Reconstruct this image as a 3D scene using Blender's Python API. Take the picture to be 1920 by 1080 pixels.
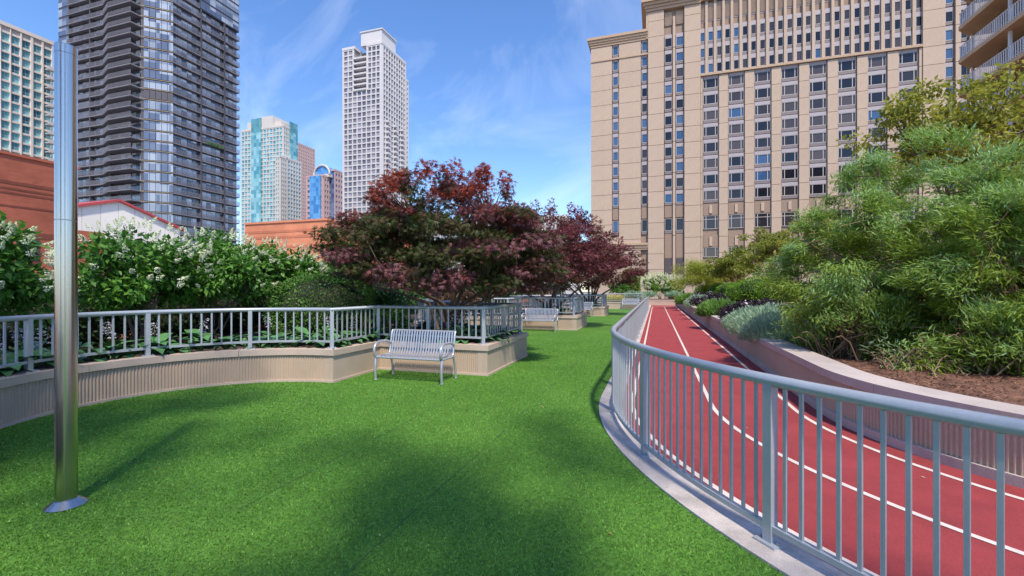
import bpy, math, random
import numpy as np
from mathutils import Vector, Matrix
for o in list(bpy.data.objects): bpy.data.objects.remove(o)
R_ = math.radians
scene = bpy.context.scene
COL = scene.collection
# ------------------------------------------------------------------ camera
YAW = math.atan2(270, 844); CS, SN = math.cos(YAW), math.sin(YAW)
FPX, HOR, EYE = 844.0, 543.0, 1.6
cam_d = bpy.data.cameras.new('camera'); cam = bpy.data.objects.new('camera', cam_d); COL.objects.link(cam)
cam.location = (0, 0, EYE); cam.rotation_euler = (R_(90), 0, YAW)
cam_d.sensor_width = 36; cam_d.lens = 36 * FPX / 1920; cam_d.shift_y = (HOR - 540) / 1920
cam_d.clip_start = 0.05; cam_d.clip_end = 5000
scene.camera = cam
# ------------------------------------------------------------------ light
SUN_EL, SUN_AZ = 57.0, 148.0           # azimuth clockwise from +Y
SUN_STR, SKY_STR, EXPO = 3.1, 0.15, 0.80
world = bpy.data.worlds.new('World'); scene.world = world; world.use_nodes = True
nt = world.node_tree; nt.nodes.clear()
def N(t, kind, **kw):
    n = t.nodes.new(kind)
    for k, v in kw.items():
        if hasattr(n, k): setattr(n, k, v)
        else: n.inputs[k].default_value = v
    return n
sky = N(nt, 'ShaderNodeTexSky'); sky.sky_type = 'NISHITA'; sky.sun_disc = False
sky.sun_elevation = R_(SUN_EL); sky.sun_rotation = R_(SUN_AZ)
sky.air_density = 1.0; sky.dust_density = 0.5; sky.ozone_density = 3.0; sky.altitude = 200
hs = N(nt, 'ShaderNodeHueSaturation'); hs.inputs['Saturation'].default_value = 1.18; hs.inputs['Hue'].default_value = 0.507
nt.links.new(sky.outputs[0], hs.inputs['Color'])
tc = N(nt, 'ShaderNodeTexCoord'); mp = N(nt, 'ShaderNodeMapping')
mp.inputs['Rotation'].default_value = (0.35, 0.5, 0.6); mp.inputs['Scale'].default_value = (1.6, 4.2, 3.0)
nt.links.new(tc.outputs['Generated'], mp.inputs['Vector'])
cn = N(nt, 'ShaderNodeTexNoise'); cn.inputs['Scale'].default_value = 1.15; cn.inputs['Detail'].default_value = 9
cn.inputs['Roughness'].default_value = 0.58; cn.inputs['Distortion'].default_value = 0.9
nt.links.new(mp.outputs[0], cn.inputs['Vector'])
cr = N(nt, 'ShaderNodeValToRGB'); cr.color_ramp.elements[0].position = 0.52; cr.color_ramp.elements[1].position = 0.95
cr.color_ramp.elements[1].color = (0.45, 0.45, 0.45, 1)
nt.links.new(cn.outputs['Fac'], cr.inputs['Fac'])
mx = N(nt, 'ShaderNodeMixRGB'); mx.inputs['Color2'].default_value = (5.2, 5.6, 6.3, 1)
nt.links.new(cr.outputs['Color'], mx.inputs['Fac']); nt.links.new(hs.outputs[0], mx.inputs['Color1'])
bg = N(nt, 'ShaderNodeBackground'); bg.inputs['Strength'].default_value = SKY_STR
nt.links.new(mx.outputs[0], bg.inputs['Color'])
wo = N(nt, 'ShaderNodeOutputWorld'); nt.links.new(bg.outputs[0], wo.inputs['Surface'])
sl = bpy.data.lights.new('sun', 'SUN'); sl.energy = SUN_STR; sl.angle = R_(3.0); sl.color = (1.0, 0.90, 0.74)
so = bpy.data.objects.new('sun', sl); COL.objects.link(so)
sdir = Vector((math.sin(R_(SUN_AZ)) * math.cos(R_(SUN_EL)), math.cos(R_(SUN_AZ)) * math.cos(R_(SUN_EL)), math.sin(R_(SUN_EL))))
so.rotation_euler = sdir.to_track_quat('Z', 'Y').to_euler(); so.location = (20, -20, 40)
scene.render.engine = 'CYCLES'
vs = scene.view_settings; vs.view_transform = 'Standard'; vs.look = 'None'; vs.gamma = 1; vs.use_curve_mapping = False; vs.exposure = EXPO
scene.render.resolution_x, scene.render.resolution_y = 1024, 576
# ------------------------------------------------------------------ helpers
rnd = random.Random(7); rng = np.random.default_rng(11)
def rc(px): 
    t = (px - 960) / FPX
    return (CS * t - SN, SN * t + CS)
def W(px, d): a, b = rc(px); return (a * d, b * d)
def G(px, py, z=0.0): return W(px, FPX * (EYE - z) / (py - HOR))
def onY(px, Y): a, b = rc(px); return a * Y / b
def dY(px, Y): return Y / rc(px)[1]
def onX(px, X): a, b = rc(px); return b * X / a
def dX(px, X): return X / rc(px)[0]
def zat(py, d): return EYE + (HOR - py) * d / FPX

class MB:
    def __init__(s): s.v = []; s.f = []; s.m = []; s.mi = 0
    def add(s, vs, fs):
        b = len(s.v); s.v += vs; s.f += [tuple(i + b for i in f) for f in fs]; s.m += [s.mi] * len(fs); return s
    def box(s, x0, x1, y0, y1, z0, z1):
        return s.add([(x0,y0,z0),(x1,y0,z0),(x1,y1,z0),(x0,y1,z0),(x0,y0,z1),(x1,y0,z1),(x1,y1,z1),(x0,y1,z1)],
              [(0,3,2,1),(4,5,6,7),(0,1,5,4),(1,2,6,5),(2,3,7,6),(3,0,4,7)])
    def obox(s, c, ux, hx, hy, z0, z1):            # box turned about z: ux = unit vector of its x axis
        uy = (-ux[1], ux[0]); P = []
        for z in (z0, z1):
            for a, b in ((-1,-1),(1,-1),(1,1),(-1,1)):
                P.append((c[0]+a*hx*ux[0]+b*hy*uy[0], c[1]+a*hx*ux[1]+b*hy*uy[1], z))
        return s.add(P, [(0,3,2,1),(4,5,6,7),(0,1,5,4),(1,2,6,5),(2,3,7,6),(3,0,4,7)])
    def prism(s, poly, z0, z1):
        n = len(poly)
        return s.add([(x,y,z0) for x,y in poly]+[(x,y,z1) for x,y in poly],
              [tuple(range(n-1,-1,-1)), tuple(range(n,2*n))]+[(i,(i+1)%n,n+(i+1)%n,n+i) for i in range(n)])
    def tube(s, pts, r, n=8, cap=True):
        pts = [Vector(p) for p in pts]; k = len(pts); rr = r if isinstance(r, (list, tuple)) else [r]*k
        vs = []; ref = None
        for i, p in enumerate(pts):
            t0 = (p - pts[i-1]).normalized() if i else None
            t1 = (pts[i+1] - p).normalized() if i < k-1 else None
            t = ((t0 or t1) + (t1 or t0)).normalized()
            sc = 1.0
            if t0 and t1:
                sc = 1 / max(0.35, t.dot(t1))
            if ref is None:
                ref = Vector((0,0,1)) if abs(t.z) < 0.9 else Vector((1,0,0))
            a = t.cross(ref).normalized(); b = a.cross(t).normalized(); ref = b
            if t0 and t1 and sc > 1.02:
                bend = (t1 - t0).normalized()
            else: bend = None
            for j in range(n):
                w = 2*math.pi*(j+0.5)/n; q = a*math.cos(w)*rr[i] + b*math.sin(w)*rr[i]
                if bend: q = q + bend * (q.dot(bend)*(sc-1))
                vs.append(tuple(p+q))
        fs = [(i*n+j, i*n+(j+1)%n, (i+1)*n+(j+1)%n, (i+1)*n+j) for i in range(k-1) for j in range(n)]
        if cap: m = len(vs); vs = vs+vs[:n]+vs[(k-1)*n:k*n]; fs += [tuple(m+j for j in range(n-1,-1,-1)), tuple(m+n+j for j in range(n))]
        return s.add(vs, fs)
    def lathe(s, prof, c=(0,0), n=32):
        ring = lambda r, z: [(c[0]+r*math.cos(2*math.pi*j/n), c[1]+r*math.sin(2*math.pi*j/n), z) for j in range(n)]
        for (r0, z0), (r1, z1) in zip(prof[:-1], prof[1:]):       # bands keep hard edges between them
            s.add(ring(r0, z0)+ring(r1, z1), [(j, (j+1)%n, n+(j+1)%n, n+j) for j in range(n)])
        s.add(ring(*prof[0]), [tuple(range(n-1,-1,-1))]); s.add(ring(*prof[-1]), [tuple(range(n))])
        return s
    def mesh(s, name, mats, smooth=False):
        me = bpy.data.meshes.new(name); me.from_pydata(s.v, [], s.f)
        for m in (mats if isinstance(mats, (list, tuple)) else [mats]): me.materials.append(m)
        if max(s.m, default=0): me.polygons.foreach_set('material_index', s.m)
        if smooth: me.polygons.foreach_set('use_smooth', [True]*len(s.f))
        me.update(); return me
def link(name, data, parent=None, loc=(0,0,0), rot=None, sc=None):
    o = bpy.data.objects.new(name, data); COL.objects.link(o); o.location = loc
    if rot is not None: o.rotation_euler = rot
    if sc is not None: o.scale = sc
    if parent: o.parent = parent
    return o
def tag(o, label=None, cat=None, group=None, kind=None):
    if label: o['label'] = label
    if cat: o['category'] = cat
    if group: o['group'] = group
    if kind: o['kind'] = kind
    return o
def empty(name, loc, label, cat, group=None, rz=0):
    o = link(name, None, None, loc, (0,0,rz)); o.empty_display_size = 0.2; return tag(o, label, cat, group)
def part(name, mb, mats, root, smooth=False, kind=None):      # mb in world coordinates, root an unrotated empty
    o = link(name, mb.mesh(name, mats, smooth), root, tuple(-Vector(root.location)))
    if kind: o['kind'] = kind
    return o
def sub(name, mb, mats, par, smooth=False, kind=None):        # mb in the coordinates of its part
    o = link(name, mb.mesh(name, mats, smooth), par)
    if kind: o['kind'] = kind
    return o
def struct(name, mb, mats, smooth=False, label=None, kind='structure'):
    o = link(name, mb.mesh(name, mats, smooth)); o['kind'] = kind
    if label: o['label'] = label
    return o
def copy_tree(o, parent=None):
    c = o.copy(); COL.objects.link(c); c.parent = parent
    for ch in list(o.children): copy_tree(ch, c)
    return c
# ------------------------------------------------------------------ materials
def mat(name, col, rough=0.6, metal=0.0, var=0.12, scale=3.0, bump=0.0, bscale=60.0, spec=0.5, stretch=None, col2=None, rand=0.0, detail=5, fine=0.0):
    m = bpy.data.materials.new(name); m.use_nodes = True; t = m.node_tree; b = t.nodes['Principled BSDF']
    b.inputs['Roughness'].default_value = rough; b.inputs['Metallic'].default_value = metal; b.inputs['Specular IOR Level'].default_value = spec
    tc = N(t, 'ShaderNodeTexCoord'); vec = tc.outputs['Object']
    if stretch:
        mp = N(t, 'ShaderNodeMapping'); mp.inputs['Scale'].default_value = stretch; t.links.new(vec, mp.inputs['Vector']); vec = mp.outputs[0]
    nz = N(t, 'ShaderNodeTexNoise'); nz.inputs['Scale'].default_value = scale; nz.inputs['Detail'].default_value = detail; nz.inputs['Roughness'].default_value = 0.62
    t.links.new(vec, nz.inputs['Vector'])
    r = N(t, 'ShaderNodeValToRGB'); r.color_ramp.elements[0].position = 0.3; r.color_ramp.elements[1].position = 0.7
    c1 = [max(0, c*(1-var)) for c in col]; c2 = col2 or [c*(1+var) for c in col]
    r.color_ramp.elements[0].color = (*c1[:3], 1); r.color_ramp.elements[1].color = (*c2[:3], 1)
    t.links.new(nz.outputs['Fac'], r.inputs['Fac']); out = r.outputs['Color']
    if fine:
        n3 = N(t, 'ShaderNodeTexNoise'); n3.inputs['Scale'].default_value = bscale; n3.inputs['Detail'].default_value = 3
        t.links.new(vec, n3.inputs['Vector'])
        mr = N(t, 'ShaderNodeMapRange'); mr.inputs['From Min'].default_value = 0.3; mr.inputs['From Max'].default_value = 0.7
        mr.inputs['To Min'].default_value = 1-fine; mr.inputs['To Max'].default_value = 1+fine; t.links.new(n3.outputs['Fac'], mr.inputs['Value'])
        mm = N(t, 'ShaderNodeMixRGB'); mm.blend_type = 'MULTIPLY'; mm.inputs['Fac'].default_value = 1
        t.links.new(out, mm.inputs['Color1']); t.links.new(mr.outputs[0], mm.inputs['Color2']); out = mm.outputs[0]
    if rand:
        oi = N(t, 'ShaderNodeObjectInfo'); mr = N(t, 'ShaderNodeMapRange'); mr.inputs['To Min'].default_value = 1-rand; mr.inputs['To Max'].default_value = 1+rand
        t.links.new(oi.outputs['Random'], mr.inputs['Value']); mm = N(t, 'ShaderNodeMixRGB'); mm.blend_type = 'MULTIPLY'; mm.inputs['Fac'].default_value = 1
        t.links.new(out, mm.inputs['Color1']); t.links.new(mr.outputs[0], mm.inputs['Color2']); out = mm.outputs[0]
    t.links.new(out, b.inputs['Base Color'])
    if bump:
        n2 = N(t, 'ShaderNodeTexNoise'); n2.inputs['Scale'].default_value = bscale; n2.inputs['Detail'].default_value = 4
        t.links.new(vec, n2.inputs['Vector']); bp = N(t, 'ShaderNodeBump'); bp.inputs['Strength'].default_value = bump; bp.inputs['Distance'].default_value = 0.02
        t.links.new(n2.outputs['Fac'], bp.inputs['Height']); t.links.new(bp.outputs[0], b.inputs['Normal'])
    return m
def leaf_mat(name, cols, rough=0.5, trans=0.3, spec=0.35):
    m = bpy.data.materials.new(name); m.use_nodes = True; t = m.node_tree; b = t.nodes['Principled BSDF']
    at = N(t, 'ShaderNodeAttribute'); at.attribute_name = 'tint'
    r = N(t, 'ShaderNodeValToRGB'); r.color_ramp.interpolation = 'LINEAR'
    while len(r.color_ramp.elements) < len(cols): r.color_ramp.elements.new(0.5)
    for i, c in enumerate(cols):
        r.color_ramp.elements[i].position = i/(len(cols)-1); r.color_ramp.elements[i].color = (*c, 1)
    t.links.new(at.outputs['Fac'], r.inputs['Fac']); t.links.new(r.outputs[0], b.inputs['Base Color'])
    b.inputs['Roughness'].default_value = rough; b.inputs['Specular IOR Level'].default_value = spec
    tr = N(t, 'ShaderNodeBsdfTranslucent'); t.links.new(r.outputs[0], tr.inputs['Color'])
    ms = N(t, 'ShaderNodeMixShader'); ms.inputs['Fac'].default_value = trans
    t.links.new(b.outputs[0], ms.inputs[1]); t.links.new(tr.outputs[0], ms.inputs[2])
    t.links.new(ms.outputs[0], t.nodes['Material Output'].inputs['Surface']); return m
def glass_mat(name, dark, light, cell=(1.5,1.5,3.0), rough=0.08, thr=0.5, rand=False, metal=0.0, spec=0.8, off=(0,0,0)):
    m = bpy.data.materials.new(name); m.use_nodes = True; t = m.node_tree; b = t.nodes['Principled BSDF']
    b.inputs['Roughness'].default_value = rough; b.inputs['Specular IOR Level'].default_value = spec; b.inputs['Metallic'].default_value = metal
    r = N(t, 'ShaderNodeValToRGB'); r.color_ramp.elements[0].position = thr; r.color_ramp.elements[1].position = 1.0
    r.color_ramp.elements[0].color = (*dark, 1); r.color_ramp.elements[1].color = (*light, 1)
    if rand:
        oi = N(t, 'ShaderNodeObjectInfo'); t.links.new(oi.outputs['Random'], r.inputs['Fac'])
    else:
        tc = N(t, 'ShaderNodeTexCoord'); vm = N(t, 'ShaderNodeVectorMath'); vm.operation = 'DIVIDE'; vm.inputs[1].default_value = cell
        va = N(t, 'ShaderNodeVectorMath'); va.operation = 'ADD'; va.inputs[1].default_value = (0.013+off[0], 0.017+off[1], 0.011+off[2])
        vf = N(t, 'ShaderNodeVectorMath'); vf.operation = 'FLOOR'; wn = N(t, 'ShaderNodeTexWhiteNoise')
        t.links.new(tc.outputs['Object'], vm.inputs[0]); t.links.new(vm.outputs[0], va.inputs[0]); t.links.new(va.outputs[0], vf.inputs[0]); t.links.new(vf.outputs[0], wn.inputs['Vector'])
        t.links.new(wn.outputs['Value'], r.inputs['Fac'])
    t.links.new(r.outputs[0], b.inputs['Base Color']); return m
def brick_mat(name, c1, c2, mortar, bands=None, bandcol=None):
    m = bpy.data.materials.new(name); m.use_nodes = True; t = m.node_tree; b = t.nodes['Principled BSDF']; b.inputs['Roughness'].default_value = 0.85
    tc = N(t, 'ShaderNodeTexCoord'); sp = N(t, 'ShaderNodeSeparateXYZ'); t.links.new(tc.outputs['Object'], sp.inputs[0])
    ad = N(t, 'ShaderNodeMath'); ad.operation = 'ADD'; t.links.new(sp.outputs[0], ad.inputs[0]); t.links.new(sp.outputs[1], ad.inputs[1])
    cb = N(t, 'ShaderNodeCombineXYZ'); t.links.new(ad.outputs[0], cb.inputs[0]); t.links.new(sp.outputs[2], cb.inputs[1])
    br = N(t, 'ShaderNodeTexBrick'); br.inputs['Scale'].default_value = 1.0; br.inputs['Brick Width'].default_value = 0.4; br.inputs['Row Height'].default_value = 0.16
    br.inputs['Mortar Size'].default_value = 0.012; br.inputs['Color1'].default_value = (*c1,1); br.inputs['Color2'].default_value = (*c2,1); br.inputs['Mortar'].default_value = (*mortar,1)
    t.links.new(cb.outputs[0], br.inputs['Vector']); out = br.outputs[0]
    nz = N(t, 'ShaderNodeTexNoise'); nz.inputs['Scale'].default_value = 0.35; nz.inputs['Detail'].default_value = 6; t.links.new(tc.outputs['Object'], nz.inputs['Vector'])
    mr = N(t, 'ShaderNodeMapRange'); mr.inputs['From Min'].default_value = 0.3; mr.inputs['From Max'].default_value = 0.7; mr.inputs['To Min'].default_value = 0.8; mr.inputs['To Max'].default_value = 1.18
    t.links.new(nz.outputs['Fac'], mr.inputs['Value'])
    mm = N(t, 'ShaderNodeMixRGB'); mm.blend_type = 'MULTIPLY'; mm.inputs['Fac'].default_value = 1; t.links.new(out, mm.inputs['Color1']); t.links.new(mr.outputs[0], mm.inputs['Color2'])
    t.links.new(mm.outputs[0], b.inputs['Base Color']); return m

M = {}
M['tan'] = mat('tan_cast_stone', (0.47,0.355,0.275), 0.8, var=0.07, scale=1.6, bump=0.15, bscale=90, fine=0.06)
M['tan_side'] = mat('tan_plain_panel', (0.46,0.36,0.29), 0.78, var=0.07, scale=2.2, bump=0.1, bscale=120, fine=0.04)
M['cap'] = mat('cast_stone_coping', (0.49,0.385,0.32), 0.75, var=0.10, scale=1.7, bump=0.12, bscale=100, fine=0.06)
M['capgrey'] = mat('weathered_coping', (0.46,0.39,0.36), 0.8, var=0.18, scale=1.1, bump=0.15, bscale=80, fine=0.07)
M['concrete'] = mat('kerb_concrete', (0.46,0.41,0.39), 0.85, var=0.30, scale=3.4, bump=0.25, bscale=70, fine=0.10)
M['pave'] = mat('terrace_concrete', (0.34,0.32,0.30), 0.9, var=0.12)
M['rail'] = mat('grey_blue_powder_coat', (0.38,0.415,0.465), 0.34, metal=0.25, var=0.05, scale=5, fine=0.03, bscale=50)
M['railw'] = mat('pale_painted_metal', (0.62,0.64,0.68), 0.4, var=0.05)
M['bench'] = mat('silver_powder_coat', (0.44,0.46,0.52), 0.30, metal=0.45, var=0.05, scale=6)
M['steel'] = mat('brushed_stainless_steel', (0.50,0.485,0.47), 0.22, metal=1.0, var=0.14, scale=3, stretch=(60,60,0.4))
M['bolt'] = mat('zinc_bolt', (0.45,0.46,0.48), 0.4, metal=0.9)
M['track'] = mat('red_rubber_track', (0.295,0.044,0.049), 0.8, var=0.16, scale=2.2, bump=0.5, bscale=260, fine=0.30, spec=0.3)
M['line'] = mat('white_lane_paint', (0.62,0.53,0.49), 0.7, var=0.14, scale=3, fine=0.14, bscale=160)
M['soil'] = mat('dark_planting_soil', (0.05,0.034,0.024), 0.95, var=0.4, scale=6, bump=0.6, bscale=40)
M['mulch'] = mat('red_brown_mulch', (0.16,0.075,0.048), 0.95, var=0.45, scale=5, bump=0.8, bscale=45, fine=0.35)
M['ground'] = mat('city_ground', (0.16,0.155,0.15), 0.9, var=0.2, scale=0.05)
M['bark'] = mat('grey_brown_bark', (0.115,0.082,0.066), 0.9, var=0.35, scale=14, stretch=(1,1,0.25), bump=0.5, bscale=40)
M['bark2'] = mat('pale_twig_bark', (0.21,0.135,0.085), 0.9, var=0.3, scale=10)
# ================================================================== the setting: ground, terrace, track, lawn
mb = MB(); mb.add([(-3000,-3000,-12),(3000,-3000,-12),(3000,3000,-12),(-3000,3000,-12)], [(0,1,2,3)])
struct('ground', mb, M['ground'])
mb = MB(); mb.box(-12.2, 27, -14, 60, -12.0, -0.004)
struct('terrace', mb, M['pave'])
AC = (5.35, 6.8)                                   # centre of the bend
def bend(R, n=36, y_far=48.0, x_far=14.0):         # from far straight, round the bend, to the right
    p = [(AC[0]-R, y_far)]
    k = int((y_far-AC[1])/1.0)
    p += [(AC[0]-R, y_far-(y_far-AC[1])*i/k) for i in range(1, k+1)]
    p += [(AC[0]-R*math.cos(a), AC[1]-R*math.sin(a)) for a in [math.pi/2*i/n for i in range(1, n+1)]]
    p += [(AC[0]+(x_far-AC[0])*i/8, AC[1]-R) for i in range(1, 9)]
    return p
def ribbon(outer, inner, z, mb=None):
    mb = mb or MB(); n = len(outer)
    return mb.add([(x,y,z) for x,y in outer]+[(x,y,z) for x,y in inner], [(i,i+1,n+i+1,n+i) for i in range(n-1)])
# track
mb = ribbon(bend(5.82), bend(3.32), 0.010); track = struct('running_track', mb, M['track'])
def line_part(mbx):
    o = link('lane_line', mbx.mesh('lane_line', M['line']), track); return o
for R in (5.67, 4.62, 3.60): line_part(ribbon(bend(R+0.027, y_far=44.0), bend(R-0.027, y_far=44.0), 0.0145))
mb = MB(); mb.add([(-0.32,44.0,0.0145),(1.80,44.0,0.0145),(1.80,44.12,0.0145),(-0.32,44.12,0.0145)], [(0,1,2,3)]); line_part(mb)
mb = MB(); mb.add([(-0.32,45.6,0.0145),(1.95,46.6,0.0145),(1.95,46.72,0.0145),(-0.32,45.72,0.0145)], [(0,1,2,3)]); line_part(mb)
# kerb strip under the fence: a raised concrete band
def sweep(path, o0, o1, z0, z1, mb=None, closed_ends=True):
    """rectangular band along a path; offsets to the right-hand side are negative, to the left positive"""
    mb = mb or MB(); a = offset(path, o0); b = offset(path, o1); n = len(path)
    vs = [(x,y,z0) for x,y in a]+[(x,y,z1) for x,y in a]+[(x,y,z1) for x,y in b]+[(x,y,z0) for x,y in b]
    fs = []
    for i in range(n-1):
        for k in range(4):
            k2 = (k+1) % 4; fs.append((k*n+i, k*n+i+1, k2*n+i+1, k2*n+i))
    fs += [(0, n, 2*n, 3*n), (n-1, 4*n-1, 3*n-1, 2*n-1)]
    return mb.add(vs, fs)
def offset(path, d):
    out = []
    n = len(path)
    for i, p in enumerate(path):
        ns = []
        for j in (i-1, i):
            if 0 <= j < n-1:
                dx = path[j+1][0]-path[j][0]; dy = path[j+1][1]-path[j][1]; l = math.hypot(dx, dy)
                if l > 1e-9: ns.append((-dy/l, dx/l))
        nx = sum(q[0] for q in ns)/len(ns); ny = sum(q[1] for q in ns)/len(ns); l2 = nx*nx+ny*ny
        out.append((p[0]+nx*d/l2, p[1]+ny*d/l2))
    return out
KERB = bend(5.95)
mb = sweep(KERB, -0.17, 0.135, -0.003, 0.028)
struct('kerb', mb, M['concrete'])
# lawn of artificial turf
def turf_mat():
    m = bpy.data.materials.new('artificial_turf'); m.use_nodes = True; t = m.node_tree; b = t.nodes['Principled BSDF']
    b.inputs['Roughness'].default_value = 0.75; b.inputs['Specular IOR Level'].default_value = 0.25
    tc = N(t, 'ShaderNodeTexCoord')
    n1 = N(t, 'ShaderNodeTexNoise'); n1.inputs['Scale'].default_value = 0.8; n1.inputs['Detail'].default_value = 5; t.links.new(tc.outputs['Object'], n1.inputs['Vector'])
    n2 = N(t, 'ShaderNodeTexNoise'); n2.inputs['Scale'].default_value = 42; n2.inputs['Detail'].default_value = 4; n2.inputs['Roughness'].default_value = 0.7; t.links.new(tc.outputs['Object'], n2.inputs['Vector'])
    r1 = N(t, 'ShaderNodeValToRGB'); r1.color_ramp.elements[0].position = 0.3; r1.color_ramp.elements[1].position = 0.7
    r1.color_ramp.elements[0].color = (0.075,0.205,0.026,1); r1.color_ramp.elements[1].color = (0.115,0.27,0.038,1)
    mr = N(t, 'ShaderNodeMapRange'); mr.inputs['From Min'].default_value = 0.3; mr.inputs['From Max'].default_value = 0.7; mr.inputs['To Min'].default_value = 0.35; mr.inputs['To Max'].default_value = 1.25
    t.links.new(n1.outputs['Fac'], r1.inputs['Fac']); t.links.new(n2.outputs['Fac'], mr.inputs['Value'])
    mm = N(t, 'ShaderNodeMixRGB'); mm.blend_type = 'MULTIPLY'; mm.inputs['Fac'].default_value = 1
    t.links.new(r1.outputs[0], mm.inputs['Color1']); t.links.new(mr.outputs[0], mm.inputs['Color2']); t.links.new(mm.outputs[0], b.inputs['Base Color'])
    bp = N(t, 'ShaderNodeBump'); bp.inputs['Strength'].default_value = 0.8; bp.inputs['Distance'].default_value = 0.02
    t.links.new(n2.outputs['Fac'], bp.inputs['Height']); t.links.new(bp.outputs[0], b.inputs['Normal']); return m
M['turf'] = turf_mat()
edge = [p for p in bend(6.105, y_far=38.0)]
poly = edge + [(14,-10), (-8,-10), (-8,38.0)]
mb = MB(); mb.add([(x,y,0.012) for x,y in poly], [tuple(range(len(poly)))])
lawn = struct('lawn', mb, M['turf'])
M['seam'] = mat('turf_seam_shadow', (0.045,0.125,0.022), 0.9)
for sx_, y0_, y1_ in ((-1.64,0.8,30.0),(-2.86,2.5,30.0)):
    y = y0_
    while y < y1_:                                         # the joint shows only in stretches
        y2 = y+rnd.uniform(0.3, 1.6); pth = [(sx_+0.012*math.sin(q*1.7), q) for q in np.linspace(y, y2, 8)]
        link('turf_seam', ribbon(offset(pth, 0.006), offset(pth, -0.006), 0.0155).mesh('turf_seam', M['seam']), lawn); y = y2+rnd.uniform(0.1, 0.9)
M['blade'] = leaf_mat('turf_fibre', [(0.110,0.260,0.036),(0.180,0.395,0.060),(0.265,0.490,0.105)], 0.55, 0.25, 0.3)

def np_mesh(name, V, F, m, tint=None, smooth=False):
    """V (n,3), F (k,3) triangles"""
    me = bpy.data.meshes.new(name); n, k = len(V), len(F)
    me.vertices.add(n); me.vertices.foreach_set('co', np.ascontiguousarray(V, dtype=np.float32).ravel())
    me.loops.add(k*3); me.loops.foreach_set('vertex_index', np.ascontiguousarray(F, dtype=np.int32).ravel())
    me.polygons.add(k); me.polygons.foreach_set('loop_start', np.arange(0, k*3, 3, dtype=np.int32))
    if tint is not None:
        at = me.attributes.new('tint', 'FLOAT', 'FACE'); at.data.foreach_set('value', np.ascontiguousarray(tint, dtype=np.float32))
    me.materials.append(m); me.update(calc_edges=True)
    return me
def blades(n, dmin, dmax, seed):
    r = np.random.default_rng(seed)
    # in the camera's wedge: area density falls off as 1/d while the fibres widen with distance
    d = dmin+(dmax-dmin)*r.uniform(0, 1, n)**1.15; t = r.uniform(-1.22, 1.22, n)
    x = d*(CS*t-SN); y = d*(SN*t+CS)
    rad = np.hypot(x-AC[0], y-AC[1])
    ok = np.where(y > AC[1], x < AC[0]-6.1, (rad > 6.1) | (x > AC[0]))
    ok &= (y > AC[1]) | ~((x > AC[0]) & (y > AC[1]-6.1))
    nic = (np.hypot(x+5.24, y-4.2) < 2.16) & (x < -5.2)
    ok &= (x > -5.22) | nic
    ok &= ~((y > 7.72) & (y < 10.42) & (x < -2.93))
    for s, wd in ((-1.64,0.009), (-2.86,0.008), (-0.35,0.004), (-4.1,0.005)):
        ok &= np.abs(x - s - 0.012*np.sin(y*1.7)) > wd
    x = x[ok]; y = y[ok]; k = len(x)
    a = r.uniform(0, 2*np.pi, k); hh = 0.014*r.uniform(0.5, 1.25, k); lean = r.uniform(0.1, 1.0, k)*hh; la = r.normal(-0.6, 1.2, k)
    dd = np.hypot(x, y); ww = (0.0022+0.0007*dd)*r.uniform(0.7, 1.3, k); fade = np.clip((17.5-dd)/6.0, 0.15, 1); hh = hh*fade; lean = lean*fade
    z0 = 0.012
    p1 = np.stack([x-np.cos(a)*ww, y-np.sin(a)*ww, np.full(k, z0)], 1); p2 = np.stack([x+np.cos(a)*ww, y+np.sin(a)*ww, np.full(k, z0)], 1)
    p3 = np.stack([x+np.cos(la)*lean, y+np.sin(la)*lean, z0+hh], 1)
    tn = np.clip(0.45+0.22*r.normal(size=k)+0.10*np.sin(x*2.1+1)*np.sin(y*1.7), 0, 1)
    return np.stack([p1,p2,p3], 1).reshape(-1,3), tn
V, tn_ = blades(560000, 1.6, 17.5, 1); F = np.arange(len(V)).reshape(-1,3)
tag(link('turf_pile', np_mesh('turf_pile', V, F, M['blade'], tn_)), 'bright green artificial turf fibres covering the lawn', 'turf', kind='stuff')

# ================================================================== left planters
def arc(cx, cy, R, a0, a1, n): return [(cx+R*math.cos(a0+(a1-a0)*i/n), cy+R*math.sin(a0+(a1-a0)*i/n)) for i in range(n+1)]
NX, PX, NR = -5.24, -2.95, 2.18
WH, CT, PD = 0.575, 0.10, 9.75
def niche(oy, n=40): return arc(NX, 4.2+oy, NR, -math.pi/2, -3*math.pi/2, n)
def resample(pts, step):
    out = [pts[0]]; acc = 0
    L = [0]
    for i in range(1, len(pts)): L.append(L[-1]+math.dist(pts[i], pts[i-1]))
    k = max(1, round(L[-1]/step)); out = []
    j = 0
    for i in range(k+1):
        s = L[-1]*i/k
        while j < len(L)-2 and L[j+1] < s: j += 1
        u = (s-L[j])/max(1e-9, L[j+1]-L[j]); out.append((pts[j][0]+(pts[j+1][0]-pts[j][0])*u, pts[j][1]+(pts[j+1][1]-pts[j][1])*u))
    return out
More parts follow.
